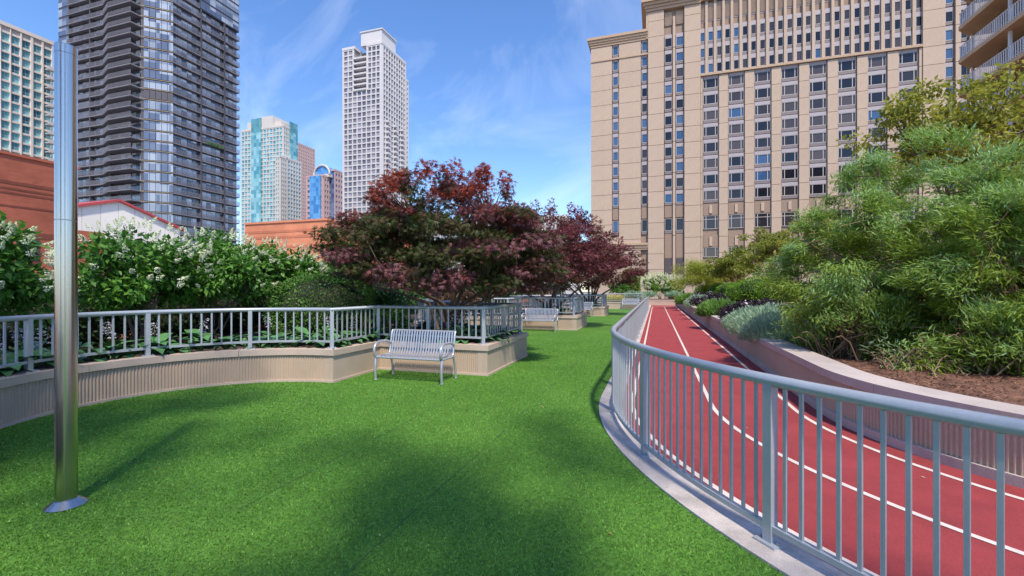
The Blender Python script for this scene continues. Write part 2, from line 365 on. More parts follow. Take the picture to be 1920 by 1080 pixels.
def ribbed(run, z0, z1, ribs=True, pitch=0.042, margin=0.09):
    """front skin of a wall run with vertical ribs, plus its back"""
    mb = MB()
    if not ribs:
        return sweep(run, 0.0, 0.2, z0, z1)
    fine = resample(run, pitch/4); L = len(fine); offs = []
    tot = (L-1)*pitch/4
    for i in range(L):
        s = i*pitch/4
        o = -0.003 if (s < margin or s > tot-margin) else (-0.003, -0.003, 0.013, 0.013)[i % 4]
        offs.append(o)
    nrm = [(b[0]-a[0], b[1]-a[1]) for a, b in zip(offset(fine, 0), offset(fine, 1))]
    fr = [(p[0]+n[0]*o, p[1]+n[1]*o) for p, n, o in zip(fine, nrm, offs)]
    bk = [(p[0]+n[0]*0.2, p[1]+n[1]*0.2) for p, n in zip(fine, nrm)]
    n = L
    vs = [(x,y,z0) for x,y in fr]+[(x,y,z1) for x,y in fr]+[(x,y,z1) for x,y in bk]
    return mb.add(vs, [(i,i+1,n+i+1,n+i) for i in range(n-1)]+[(n+i,n+i+1,2*n+i+1,2*n+i) for i in range(n-1)])
def plen(p): return sum(math.dist(p[i], p[i+1]) for i in range(len(p)-1))
def cut_path(path, s0, s1):
    out = []; acc = 0
    for i in range(len(path)-1):
        a, b = path[i], path[i+1]; l = math.dist(a, b)
        if l < 1e-9: continue
        lo, hi = max(s0-acc, 0)/l, min(s1-acc, l)/l
        if hi > lo+1e-9:
            p = (a[0]+(b[0]-a[0])*lo, a[1]+(b[1]-a[1])*lo); q = (a[0]+(b[0]-a[0])*hi, a[1]+(b[1]-a[1])*hi)
            if not out: out.append(p)
            out.append(q)
        acc += l
    return out
def wall_thing(name, label, base, runs, capmat, sidemat, ribmat, h=WH, cap_in=0.30, plinth=0.05, plinth_out=0.02, cap_len=1.9):
    root = empty(name, (base[0], base[1], 0), label, 'planter wall', 'planter walls of the terrace')
    full = []
    for pts, rb in runs:
        full += pts if not full else pts[1:]
        part('ribbed_panel' if rb else 'wall_panel', ribbed(pts, plinth, h-CT, rb), ribmat if rb else sidemat, root)
    part('plinth', sweep(full, -plinth_out, 0.1, 0.0, plinth), capmat, root)
    L = plen(full); k = max(1, round(L/cap_len))
    for i in range(k):                                     # coping stones, each with its joint
        seg = cut_path(full, L*i/k+(0.003 if i else 0), L*(i+1)/k-(0.003 if i < k-1 else 0))
        part('coping_stone', sweep(seg, -0.028, cap_in, h-CT, h), capmat, root)
    return root, full
labels_w = ['curved beige ribbed planter wall behind the nearest bench, left foreground', 'beige ribbed planter wall behind the second bench from the front',
            'beige ribbed planter wall behind the third bench from the front', 'beige planter wall closing the lawn and the end of the red track']
PATHS = []
for k in range(4):
    oy = PD*k
    runs = []
    if k == 0: runs += [([(PX,-2.0),(PX,0.66)], False), ([(PX,0.66),(NX,0.66)], True), ([(NX,0.66),(NX,2.02)], False)]
    runs += [(niche(oy), True), ([(NX,6.38+oy),(NX,7.74+oy)], False)] if k < 3 else [(niche(oy), True), ([(NX,6.38+oy),(NX,38.0)], False)]
    if k < 3: runs += [([(NX,7.74+oy),(PX,7.74+oy)], True), ([(PX,7.74+oy),(PX,10.40+oy)], False), ([(PX,10.40+oy),(NX,10.40+oy)], True), ([(NX,10.40+oy),(NX,11.77+oy)], False)]
    else: runs += [([(NX,38.0),(-0.9,38.0)], False), ([(-0.9,38.0),(-0.9,48.0)], False), ([(-0.9,48.0),(2.05,48.0)], False)]
    _, full = wall_thing('planter_wall', labels_w[k], (-6.5, 4.2+oy), runs, M['cap'], M['tan_side'], M['tan'])
    PATHS.append(full)
    inner = offset(full, 0.12); BX = -11.6
    y0, y1 = inner[0][1], inner[-1][1]
    mb = MB()
    poly = inner + ([(BX,y1),(BX,y0)] if k < 3 else [(2.17,57.0),(BX,57.0),(BX,y0)])
    mb.add([(x,y,0.49) for x,y in poly], [tuple(range(len(poly)))])
    struct('planting_bed', mb, M['soil'])
# ================================================================== railings
def railing(name, label, path, zb, ztop, post_s, pitch, first_n=290, post_w=0.03, pk_w=0.013, rail_r=0.037, brz=0.10, mat_=None, corner_posts=(), group='grey railings on the terrace', stretch_stuff=True):
    mat_ = mat_ or M['rail']
    root = empty(name, (path[0][0], path[0][1], zb), label, 'railing', group); b = Vector(root.location)
    mb = MB(); mb.tube([(x,y,ztop-rail_r) for x,y in path], rail_r, 12); part('top_rail', mb, mat_, root, True)
    part('bottom_rail', sweep(path, -0.020, 0.020, zb+brz-0.018, zb+brz+0.018), mat_, root)
    # bars share their mesh
    mp = MB(); mp.box(-post_w,post_w,-post_w,post_w,0.012,ztop-zb-rail_r*1.2); mp = mp.mesh('post', mat_)
    mf = MB(); mf.box(-0.075,0.075,-0.06,0.06,0,0.014); mf = mf.mesh('foot_plate', mat_)
    mbt = MB(); mbt.lathe([(0.012,0.014),(0.012,0.026),(0.006,0.030)], (0,0), 6); mbt = mbt.mesh('bolt', M['bolt'])
    mk = MB(); mk.box(-pk_w,pk_w,-0.008,0.008,brz+0.018,ztop-zb-rail_r*1.3); mk = mk.mesh('picket', mat_)
    L = plen(path)
    if isinstance(post_s, (int, float)):
        k = max(1, round(L/post_s)); stops = [L*i/k for i in range(k+1)]
    else: stops = post_s
    def at(s):
        q = cut_path(path, max(0, s-0.01), min(L, s+0.01)); a, c = q[0], q[-1]; m = ((a[0]+c[0])/2, (a[1]+c[1])/2)
        if s <= 0.001: m = path[0]
        if s >= L-0.001: m = path[-1]
        return m, math.atan2(c[1]-a[1], c[0]-a[0])
    n = 0; extra = MB()
    for i, s in enumerate(stops):
        p, an = at(s)
        po = link('post', mp, root, (p[0]-b.x, p[1]-b.y, 0), (0,0,an))
        link('foot_plate', mf, po)
        if math.hypot(*p) < 14:
            for sx in (-0.058, 0.058): link('bolt', mbt, po, (sx, 0.0, 0))
        if i < len(stops)-1:
            g = stops[i+1]-s; c = max(1, round(g/pitch))
            for j in range(1, c):
                q, aq = at(s+g*j/c)
                if n < first_n: link('picket', mk, root, (q[0]-b.x, q[1]-b.y, 0), (0,0,aq)); n += 1
                else: extra.obox(q, (math.cos(aq), math.sin(aq)), pk_w, 0.008, zb+brz+0.018, ztop-rail_r*1.3)
    if extra.v: part('far_pickets', extra, mat_, root, kind='stuff')
    return root
# fence along the track: ordered from the near right to the far end so that the near pickets come first
fp = list(reversed(bend(5.93, y_far=38.0)))
Lf = plen(fp); 
# post stop positions measured on the arc near the viewer
def arclen_to(pt):
    best = (9e9, 0); acc = 0
    for i in range(len(fp)-1):
        for u in np.linspace(0, 1, 12):
            q = (fp[i][0]+(fp[i+1][0]-fp[i][0])*u, fp[i][1]+(fp[i+1][1]-fp[i][1])*u); dd = math.dist(q, pt)
            if dd < best[0]: best = (dd, acc+u*math.dist(fp[i], fp[i+1]))
        acc += math.dist(fp[i], fp[i+1])
    return best[1]
s1 = arclen_to(G(1430,1030)); step = 1.53
st = [s1+step*i for i in range(-8, 40) if 0.3 < s1+step*i < Lf-0.3]
st = [0.0]+st+[Lf]
railing('track_fence', 'long curved grey metal fence between the green lawn and the red track', fp, 0.028, 1.075, st, 0.1055, pk_w=0.0105, group='grey railings on the terrace')
rl = ['grey railing round the curved niche and planter beside the nearest bench', 'grey railing on the planter behind the second bench',
      'grey railing on the planter behind the third bench', 'grey railing along the planter closing the far end of the lawn']
for k in range(4):
    p = offset(PATHS[k], 0.14)
    if k == 3:
        L = plen(p); p = cut_path(p, 0, plen(cut_path(p,0,L))-12.6)
    # posts at corners and evenly between
    cs = [0.0]; acc = 0
    for i in range(1, len(p)-1):
        acc += math.dist(p[i-1], p[i])
        a1 = math.atan2(p[i][1]-p[i-1][1], p[i][0]-p[i-1][0]); a2 = math.atan2(p[i+1][1]-p[i][1], p[i+1][0]-p[i][0])
        if abs((a2-a1+math.pi) % (2*math.pi)-math.pi) > 0.6: cs.append(acc)
    cs.append(plen(p)); stops = []
    for a_, b_ in zip(cs[:-1], cs[1:]):
        n = max(1, round((b_-a_)/1.32)); stops += [a_+(b_-a_)*i/n for i in range(n)]
    stops.append(cs[-1])
    if k: stops = [s for s in stops]
    railing('planter_railing', rl[k], p, WH, 1.285, stops, 0.135, post_w=0.03, pk_w=0.012, rail_r=0.034, brz=0.12)
# ================================================================== right-hand wall and bed
rp = bend(3.30, x_far=13.0)
runs = [(rp, True)]
root, _ = wall_thing('track_wall', 'curved beige ribbed retaining wall along the right side of the red track', (3.0, 20), runs, M['capgrey'], M['tan_side'], M['tan'], h=0.60, cap_in=0.36, plinth=0.10, plinth_out=0.035, cap_len=2.4)
root['group'] = 'planter walls of the terrace'
def bed_z(x, y):
    s = np.clip((x-2.9)/4.5, 0, 1); s = s*s*(3-2*s)
    f = np.clip((y-8.0)/8.0, 0, 1)
    return 0.50 + s*(0.35+0.85*f) + 0.03*np.sin(x*3.1+y)*np.sin(y*2.3)
gx = np.arange(2.1, 26.9, 0.2); gy = np.arange(3.6, 57, 0.2)
mb = MB(); idx = {}
for i, x in enumerate(gx[:-1]):
    for j, y in enumerate(gy[:-1]):
        cx, cy = x+0.1, y+0.1
        ok = (cy > AC[1] and cx > 2.22) or (cx > AC[0] and cy > 3.72) or math.hypot(cx-AC[0], cy-AC[1]) < 3.16
        if not ok: continue
        q = []
        for a, b in ((i,j),(i+1,j),(i+1,j+1),(i,j+1)):
            if (a,b) not in idx:
                idx[(a,b)] = len(mb.v); mb.v.append((gx[a], gy[b], float(bed_z(gx[a], gy[b]))))
            q.append(idx[(a,b)])
        mb.f.append(tuple(q)); mb.m.append(0)
struct('planting_bed', mb, M['mulch'], True)
# mulch chips near the viewer
k = 26000; x = rng.uniform(2.2, 9, k); y = rng.uniform(3.7, 13, k)
ok = ((y > AC[1]) & (x > 2.42)) | ((x > AC[0]) & (y > 3.88)) | (np.hypot(x-AC[0], y-AC[1]) < 2.93)
x = x[ok]; y = y[ok]; k = len(x); z = bed_z(x, y)+0.012; a = rng.uniform(0, 6.28, k); l = rng.uniform(0.015, 0.05, k); w = l*rng.uniform(0.15, 0.4, k)
tl = rng.normal(0, 0.012, k)
P = np.stack([np.stack([x-np.cos(a)*l, y-np.sin(a)*l, z-tl], 1), np.stack([x+np.cos(a)*l, y+np.sin(a)*l, z+tl], 1), np.stack([x-np.sin(a)*w, y+np.cos(a)*w, z+0.006], 1)], 1).reshape(-1,3)
M['chip'] = leaf_mat('mulch_chip', [(0.05,0.024,0.016),(0.15,0.068,0.042),(0.30,0.17,0.11)], 0.9, 0.0)
tag(link('mulch', np_mesh('mulch', P, np.arange(len(P)).reshape(-1,3), M['chip'], rng.uniform(0,1,k))), 'red brown wood chip mulch under the shrubs', 'mulch', kind='stuff')
# brick parapet on the left edge of the terrace
M['brick_or'] = brick_mat('orange_brick', (0.68,0.245,0.125), (0.61,0.21,0.105), (0.52,0.24,0.15))
mb = MB(); mb.box(-12.2, -11.75, -14, 57, -0.004, 1.30); pw = struct('parapet_wall', mb, M['brick_or'], kind=None) if False else link('parapet_wall', mb.mesh('parapet_wall', M['brick_or']))
tag(pw, 'orange brick parapet glimpsed behind the left shrubs', 'wall')
# ================================================================== benches
def make_bench():
    root = empty('park_bench', (0,0,0), 'x', 'bench', 'silver slatted benches along the lawn')
    w = 0.64
    prof = [(0.015,0.385),(0.0,0.405),(0.01,0.425),(0.05,0.435),(0.20,0.420),(0.36,0.405),(0.42,0.412),(0.455,0.445),(0.475,0.50),(0.50,0.62),(0.535,0.78),(0.552,0.83),(0.575,0.845),(0.592,0.835)]
    ms = MB(); hw = 0.0145
    def pn(i):
        a = prof[max(0,i-1)]; b = prof[min(len(prof)-1,i+1)]; l = math.dist(a,b); return (-(b[1]-a[1])/l, (b[0]-a[0])/l)
    vs = []
    for i, (y,z) in enumerate(prof):
        ny, nz = pn(i); t = 0.003
        for x, s in ((-hw,t),(hw,t),(hw,-t),(-hw,-t)): vs.append((x, y+ny*s, z+nz*s))
    n = len(prof)
    ms.add(vs, [(i*4+k, i*4+(k+1)%4, i*4+4+(k+1)%4, i*4+4+k) for i in range(n-1) for k in range(4)]+[(0,1,2,3),(4*n-4,4*n-1,4*n-2,4*n-3)])
    me = ms.mesh('slat', M['bench'])
    k = 23
    for i in range(k): link('slat', me, root, (-w+0.05+(2*w-0.10)*i/(k-1), 0, 0))
    mb = MB(); mb.tube([(-w+0.02,0.016,0.400),(w-0.02,0.016,0.400)], 0.016, 8); part('front_bar', mb, M['bench'], root, True)
    mb = MB(); mb.tube([(-w+0.02,0.585,0.828),(w-0.02,0.585,0.828)], 0.018, 8); part('back_bar', mb, M['bench'], root, True)
    mb = MB(); mb.tube([(-w+0.02,0.40,0.392),(w-0.02,0.40,0.392)], 0.014, 8); part('seat_bar', mb, M['bench'], root, True)
    for s in (-1, 1):
        x = s*w
        mb = MB(); mb.tube([(x,0.03,0.0),(x,0.015,0.12),(x,0.012,0.25),(x,0.03,0.36),(x,0.05,0.40)], 0.023, 10); lg = part('leg', mb, M['bench'], root, True)
        f = MB(); f.lathe([(0.030,0.0),(0.030,0.012),(0.018,0.02)], (x,0.03), 10); sub('foot', f, M['bench'], lg)
        mb = MB(); mb.tube([(x,0.58,0.0),(x,0.565,0.14),(x,0.53,0.28),(x,0.48,0.40)], 0.021, 10); lg = part('leg', mb, M['bench'], root, True)
        f = MB(); f.lathe([(0.028,0.0),(0.028,0.012),(0.018,0.02)], (x,0.58), 10); sub('foot', f, M['bench'], lg)
        arm = [(x,0.05,0.40),(x,0.0,0.44),(x,-0.022,0.50),(x,-0.012,0.57),(x,0.03,0.625),(x,0.10,0.655),(x,0.20,0.66),(x,0.32,0.655),(x,0.42,0.635),(x,0.49,0.60)]
        mb = MB(); mb.tube(arm, 0.023, 10); part('armrest', mb, M['bench'], root, True)
        mb = MB(); mb.tube([(x,0.05,0.40),(x,0.25,0.400),(x,0.42,0.398),(x,0.47,0.44),(x,0.50,0.60),(x,0.545,0.80),(x,0.575,0.83)], 0.019, 8); part('side_frame', mb, M['bench'], root, True)
    return root
b0 = make_bench(); bl = ['nearest silver slatted metal bench, left of centre beside the curved niche', 'second silver slatted bench, in front of the second planter',
      'third silver slatted bench, partly hidden by the second planter', 'farthest pale slatted bench at the end of the lawn']
for i, (x, y) in enumerate(((-4.04, 6.76), (-4.24, 16.50), (-4.20, 26.3), (-1.95, 37.2))):
    o = b0 if i == 0 else copy_tree(b0)
    o.location = (x, y, 0.02); o['label'] = bl[i]
# ================================================================== light columns
def make_pole():
    root = empty('light_column', (0,0,0), 'x', 'light column', 'stainless steel light columns')
    mb = MB(); mb.lathe([(0.122,0.0),(0.122,0.010),(0.072,0.050),(0.066,0.054),(0.066,0.058)], (0,0), 40); part('base_flange', mb, M['steel'], root, True)
    mb = MB(); mb.lathe([(0.0625,0.04),(0.0625,2.090)], (0,0), 40); part('shaft', mb, M['steel'], root, True)
    mb = MB(); mb.lathe([(0.060,2.086),(0.060,2.100)], (0,0), 40); part('joint_ring', mb, M['bolt'], root, True)
    mb = MB(); mb.lathe([(0.0625,2.098),(0.0625,3.31),(0.061,3.312)], (0,0), 40); hd = part('upper_shaft', mb, M['steel'], root, True)
    mb = MB(); mb.lathe([(0.064,3.312),(0.064,3.372),(0.060,3.378)], (0,0), 40); sub('cap', mb, M['steel'], hd, True)
    return root
for me in bpy.data.materials:
    pass
p0 = make_pole(); pl = ['tall stainless steel light column on the lawn in the left foreground', 'stainless steel light column behind the nearest maple', 'thin steel light column behind the second maple', 'farthest thin steel light column near the third maple']
for i, (x, y) in enumerate((G(124,951), W(922,12.4), W(1052,22.0), W(1104,31.5))):
    o = p0 if i == 0 else copy_tree(p0)
    o.location = (x, y, 0.012); o['label'] = pl[i]
# ================================================================== the hotel
M['h_wall'] = mat('hotel_precast', (0.485,0.362,0.272), 0.85, var=0.09, scale=0.12, stretch=(1,1,0.3), fine=0.04, bscale=3, rand=0.03)
M['h_back'] = mat('hotel_joint', (0.30,0.215,0.165), 0.9, var=0.05)
M['h_trim'] = mat('hotel_cornice', (0.46,0.32,0.215), 0.85, var=0.06)
M['h_lav'] = mat('lavender_grey_spandrel', (0.38,0.335,0.355), 0.6, var=0.05)
M['h_louv'] = mat('grey_brown_louvre', (0.20,0.165,0.165), 0.6, var=0.08)
M['h_frame'] = mat('cream_window_frame', (0.43,0.39,0.37), 0.5, var=0.04)
M['h_glass'] = glass_mat('hotel_window_glass', (0.010,0.012,0.020), (0.085,0.068,0.066), rand=True, thr=0.35, rough=0.05, spec=0.45)
M['h_glass_s'] = glass_mat('hotel_painted_sky_glass', (0.035,0.09,0.20), (0.07,0.13,0.25), rand=True, thr=0.2, rough=0.05, spec=0.5)  # blue sky reflection painted into the pane colour
HY = 91.5; hx = lambda px: onY(px, HY); ZK = [50.0-3.0*k for k in range(11)]
hotel = empty('hotel_tower', (25, HY, -12), 'large beige stone hotel tower with rows of dark windows, upper right', 'building'); hb = Vector(hotel.location)
def hput(name, me, x, y, z, parent=None): return link(name, me, parent or hotel, (x-hb.x, y-hb.y, z-hb.z) if parent is None else (x,y,z))
_cache = {}
def boxmesh(name, w, d, h, m):
    key = (name, round(w,2), round(d,2), round(h,2), m.name)
    if key not in _cache:
        b = MB(); b.box(0,w,0,d,0,h); _cache[key] = b.mesh(name, m)
    return _cache[key]
def winmesh(w, h, kind):
    key = ('win', round(w,2), round(h,2), kind)
    if key in _cache: return _cache[key]
    b = MB(); t = 0.10
    b.box(0,w,0,0.12,0,t); b.box(0,w,0,0.12,h-t*0.7,h); b.box(0,t,0,0.12,t,h-t*0.7); b.box(w-t,w,0,0.12,t,h-t*0.7)
    if kind == 'triple':
        for u in (0.19, 0.81): b.box(w*u-0.06,w*u+0.06,0.01,0.12,t,h-t*0.7)
    if kind == 'tall':
        for u in (0.19, 0.81): b.box(w*u-0.06,w*u+0.06,0.01,0.12,t,h-t*0.7)
        b.box(t,w-t,0.02,0.12,h*0.72,h*0.72+0.1)
    g = MB(); g.box(t*0.5,w-t*0.5,0.09,0.14,t*0.5,h-t*0.5)
    _cache[key] = (b.mesh('window', M['h_frame']), g.mesh('pane', M['h_glass']), g.mesh('pane', M['h_glass_s'])); return _cache[key]
def window(x, y, z, w, h, kind='single', skyp=0.1):
    f, g, gs = winmesh(w, h, kind)
    o = hput('window', f, x, y, z); link('pane', gs if rnd.random() < skyp else g, o)
def louvre(name, x, y, z, w, h, m):
    key = ('louv', round(w,2), round(h,2), m.name)
    if key not in _cache:
        b = MB(); n = max(2, int(h/0.28))
        for i in range(n): z0 = h*i/n; b.add([(0,0.10,z0),(w,0.10,z0),(w,0.0,z0+h/n*0.75),(0,0.0,z0+h/n*0.75),(0,0.12,z0+h/n*0.8),(w,0.12,z0+h/n*0.8)], [(0,1,2,3),(3,2,5,4)])
        b.box(0,w,0.12,0.15,0,h)
        _cache[key] = b.mesh(name, m)
    hput(name, _cache[key], x, y, z)
def wall_strip(x0, x1, z0, z1, y=HY, joints=True):
    """precast panels of one strip, one per storey"""
    zs = sorted(set([z0, z1]+[zk+0.5 for zk in [ZK[0]+3*j for j in range(-20, 8)] if z0+0.4 < zk+0.5 < z1-0.4])) if joints else [z0, z1]
    for a, b in zip(zs[:-1], zs[1:]):
        hput('wall_panel', boxmesh('wall_panel', x1-x0-0.03, 0.35, b-a-0.07, M['h_wall']), x0+0.015, y, a+0.035)
# backing
mb = MB(); mb.box(hx(1108)+0.05, 80, HY+0.42, HY+24, -12, 50.3); mb.box(hx(1215)+0.05, 80, HY+0.42, HY+24, 50.3, 57.0); mb.box(hx(1314), 80, HY+0.42, HY+24, 57.0, 70.0)
part('core_wall', mb, M['h_back'], hotel)
xa = {p: hx(p) for p in (1108,1147.5,1160.5,1201.7,1215,1245,1283,1313.6,1728.6,1771.5,1790.5,1800.5,1817)}
def stack(x0, x1, skyp, tall_louv=False, single_top=True, y=HY+0.18, rows=range(11), low=True):
    w = x1-x0-0.24
    for k in rows:
        z = ZK[k]
        window(x0+0.12, y, z-1.95+0.2, w, 1.75, 'single', skyp)
        hput('spandrel_panel', boxmesh('spandrel_panel', w, 0.2, 0.62, M['h_lav']), x0+0.12, y, z+0.02)
        hput('louvre_panel', boxmesh('louvre_panel', w, 0.16, 0.40, M['h_louv']), x0+0.12, y+0.03, z-2.17)
    if low:
        window(x0+0.12, y, 12.9, w, 2.35, 'single', skyp)
        hput('infill_panel', boxmesh('infill_panel', w, 0.15, 2.2, M['h_back']), x0+0.12, y+0.06, 15.5)
        hput('louvre_panel', boxmesh('louvre_panel', w, 0.16, 0.45, M['h_louv']), x0+0.12, y+0.03, 12.4)
# left wing
wall_strip(xa[1108], xa[1147.5], -12, 50.3); wall_strip(xa[1160.5], xa[1201.7], -12, 50.3)
stack(xa[1147.5], xa[1160.5], 1.0); stack(xa[1201.7], xa[1215], 0.35)
hput('infill_panel', boxmesh('infill_panel', xa[1160.5]-xa[1147.5], 0.3, 20.0, M['h_wall']), xa[1147.5], HY+0.1, -8)
hput('infill_panel', boxmesh('infill_panel', xa[1215]-xa[1201.7], 0.3, 13, M['h_wall']), xa[1201.7], HY+0.1, -8)
louvre('louvre_panel', xa[1201.7]+0.1, HY-0.02, 2.2, 1.3, 2.6, M['h_louv'])
mb = MB()
for i, (o, a, b) in enumerate(((0.12,50.3,50.75),(0.28,50.75,51.15),(0.45,51.15,51.6),(0.65,51.6,52.1))): mb.box(xa[1108]-o, xa[1215]-0.01, HY-o, HY+20, a, b)
part('cornice', mb, M['h_trim'], hotel)
mb = MB(); mb.box(xa[1108]-0.12, xa[1215]-0.01, HY-0.14, HY+0.1, 47.35, 47.65); part('belt_course', mb, M['h_trim'], hotel)
mb = MB()
for o, a, b in ((0.1,9.4,9.8),(0.25,9.8,10.3),(0.45,10.3,10.7)): mb.box(xa[1147.5]+0.3, xa[1215]-0.02, HY-o, HY+0.2, a, b)
part('belt_course', mb, M['h_trim'], hotel)
# main block, paired windows
wall_strip(xa[1215], xa[1245], -12, 55.4, HY-0.25); wall_strip(xa[1283], xa[1313.6], -12, 55.4, HY-0.25)
cw = (xa[1283]-xa[1245]); p1 = xa[1245]+cw*0.44; p2 = xa[1245]+cw*0.56
for a, b in ((xa[1245], p1), (p2, xa[1283])):
    stack(a, b, 0.2, rows=range(11))
    louvre('louvre_panel', a+0.12, HY+0.16, 52.4, b-a-0.24, 2.5, M['h_wall'])
    louvre('louvre_panel', a+0.12, HY+0.16, 4.6, b-a-0.24, 3.0, M['h_louv'])
    louvre('louvre_panel', a+0.12, HY+0.16, 0.6, b-a-0.24, 2.6, M['h_louv'])
    hput('spandrel_panel', boxmesh('spandrel_panel', b-a-0.24, 0.2, 1.2, M['h_lav']), a+0.12, HY+0.2, 3.3)
    hput('infill_panel', boxmesh('infill_panel', b-a-0.24, 0.15, 4.6, M['h_back']), a+0.12, HY+0.24, 7.7)
for z0 in range(-12, 54, 6): hput('pier', boxmesh('pier', p2-p1, 0.4, 5.9, M['h_wall']), p1, HY-0.1, z0)
mb = MB()
for o, a, b in ((0.4,55.4,55.9),(0.6,55.9,56.4),(0.9,56.4,56.9),(1.25,56.9,57.5)): mb.box(xa[1215]-o, xa[1313.6]-0.01, HY-o-0.1, HY+20, a, b)
part('cornice', mb, M['h_trim'], hotel)
mb = MB(); mb.box(xa[1215]-0.35, xa[1215]+0.0, HY-0.2, HY+20, 50.4, 55.4); part('return_wall', mb, M['h_wall'], hotel)
# eight wide bays
bc0 = hx(1332.8); bp_ = (hx(1704.0)-bc0)/7; ww = 2.62
for i in range(8):
    c = bc0+bp_*i
    for k in range(3, 11):
        z = ZK[k]+0.15
        window(c-ww/2, HY+0.22, z-1.75, ww, 1.75, 'triple', 0.06)
        hput('spandrel_panel', boxmesh('spandrel_panel', ww, 0.2, 0.62, M['h_lav']), c-ww/2, HY+0.2, z+0.02)
        hput('louvre_panel', boxmesh('louvre_panel', ww, 0.16, 0.48, M['h_louv']), c-ww/2, HY+0.22, z-2.25)
    window(c-ww/2, HY+0.22, 12.95, ww, 2.5, 'tall', 0.1); window(c-ww/2, HY+0.22, 7.7, ww, 1.8, 'triple', 0.1)
    hput('infill_panel', boxmesh('infill_panel', ww, 0.15, 2.15, M['h_back']), c-ww/2, HY+0.24, 15.55)
    hput('infill_panel', boxmesh('infill_panel', ww, 0.15, 2.2, M['h_back']), c-ww/2, HY+0.24, 9.6)
    hput('keystone', boxmesh('keystone', 0.5, 0.25, 1.5, M['h_wall']), c-0.25, HY+0.06, 15.9)
    hput('keystone', boxmesh('keystone', 0.5, 0.25, 1.7, M['h_wall']), c-0.25, HY+0.06, 9.8)
    if i < 7: wall_strip(c+ww/2+0.08, c+bp_-ww/2-0.08, -12, 41.6, HY-0.05)
    else: wall_strip(c+ww/2+0.08, xa[1728.6], -12, 41.6, HY-0.05)
    if i == 0: wall_strip(xa[1313.6]+0.05, c-ww/2-0.08, -12, 41.6, HY-0.05)
    # slender windows above the belt course
    for j in (-1, 0, 1):
        cx = c+j*1.47; w2 = 0.92
        for k in range(3):
            z = ZK[k]
            window(cx-w2/2, HY+0.2, z-1.75, w2, 1.75, 'single', 0.35 if i < 2 else 0.06)
            hput('spandrel_panel', boxmesh('spandrel_panel', w2, 0.2, 0.72, M['h_lav']), cx-w2/2, HY+0.2, z+0.02)
            hput('louvre_panel', boxmesh('louvre_panel', w2, 0.16, 0.42, M['h_louv']), cx-w2/2, HY+0.22, z-2.2)
        louvre('louvre_panel', cx-w2/2, HY+0.2, 52.2, w2, 3.0, M['h_wall'])
        hput('spandrel_panel', boxmesh('spandrel_panel', w2+0.9, 0.2, 3.4, M['h_lav']), cx-w2/2-0.45, HY+0.36, 52.0)
        if j < 1:
            hput('pier', boxmesh('pier', 0.44, 0.4, 13.6, M['h_wall']), cx+0.735-0.22, HY-0.02, 42.1)
    if i < 7: hput('pier', boxmesh('pier', bp_-2*1.47-0.98, 0.5, 13.6, M['h_wall']), c+1.47+0.49, HY-0.12, 42.1)
    else: hput('pier', boxmesh('pier', 0.9, 0.5, 13.6, M['h_wall']), c+1.47+0.49, HY-0.12, 42.1)
mb = MB(); mb.box(xa[1313.6], xa[1728.6], HY-0.30, HY+0.3, 41.68, 42.05); part('belt_course', mb, M['h_trim'], hotel)
mb = MB(); mb.box(xa[1313.6], xa[1728.6]+3, HY-0.45, HY+0.3, 55.75, 56.6); mb.box(xa[1313.6], xa[1728.6]+3, HY-0.2, HY+0.3, 56.6, 70); part('cornice', mb, M['h_trim'], hotel)
# right side
wall_strip(xa[1728.6]+0.05, xa[1771.5], -12, 70, HY-0.2); wall_strip(xa[1790.5], xa[1800.5], -12, 70, HY-0.2); wall_strip(xa[1817], 78, -12, 70, HY-0.2)
stack(xa[1771.5], xa[1790.5], 0.85); stack(xa[1800.5], xa[1817], 0.6)
for a, b in ((xa[1771.5], xa[1790.5]), (xa[1800.5], xa[1817])): hput('wall_panel', boxmesh('wall_panel', b-a, 0.3, 19, M['h_wall']), a, HY+0.02, 50.7)
# ================================================================== apartment block with balconies, top right
M['a_wall'] = mat('apartment_tan_render', (0.36,0.23,0.14), 0.85, var=0.1, scale=0.3)
M['a_soff'] = mat('balcony_soffit', (0.58,0.39,0.23), 0.85, var=0.14, scale=0.7)
M['a_rail'] = mat('white_balcony_rail', (0.62,0.63,0.66), 0.45, var=0.03)
apt = empty('apartment_block', (29, 46, -12), 'tan apartment block with white-railed balconies at the top right corner', 'building'); ab = Vector(apt.location)
mb = MB(); mb.box(29.2, 48, 39, 51.9, -12, 33); part('wall', mb, M['a_wall'], apt)
AX = 25.6; out = [(AX,39.0),(AX,50.2),(27.1,51.6),(29.2,51.6),(29.2,39.0)]
ms = MB(); ms.prism(out, 0, 0.32); ms = ms.mesh('balcony_slab', M['a_soff'])
mr = MB(); pr = [(AX+0.06,39.0),(AX+0.06,50.12),(27.1,51.5),(29.1,51.5)]
mr.tube([(x,y,1.42) for x,y in pr], 0.045, 6); mr.tube([(x,y,0.46) for x,y in pr], 0.03, 6)
mpk = MB(); mpk.box(-0.045,0.045,-0.015,0.015,0.32,1.40)
mpk = mpk.mesh('picket', M['a_rail'])
mr = mr.mesh('railing', M['a_rail'])
md = MB(); md.box(29.05,29.2,0,2.3,0.35,2.6); md = md.mesh('balcony_door', M['h_glass'])
mdv = MB(); mdv.box(27.4,29.2,0,0.22,0.32,2.95); mdv = mdv.mesh('divider_wall', M['a_wall'])
mcol = MB(); mcol.box(-0.09,0.09,-0.09,0.09,0.32,2.95); mcol = mcol.mesh('column', M['a_rail'])
Lr = plen(pr)
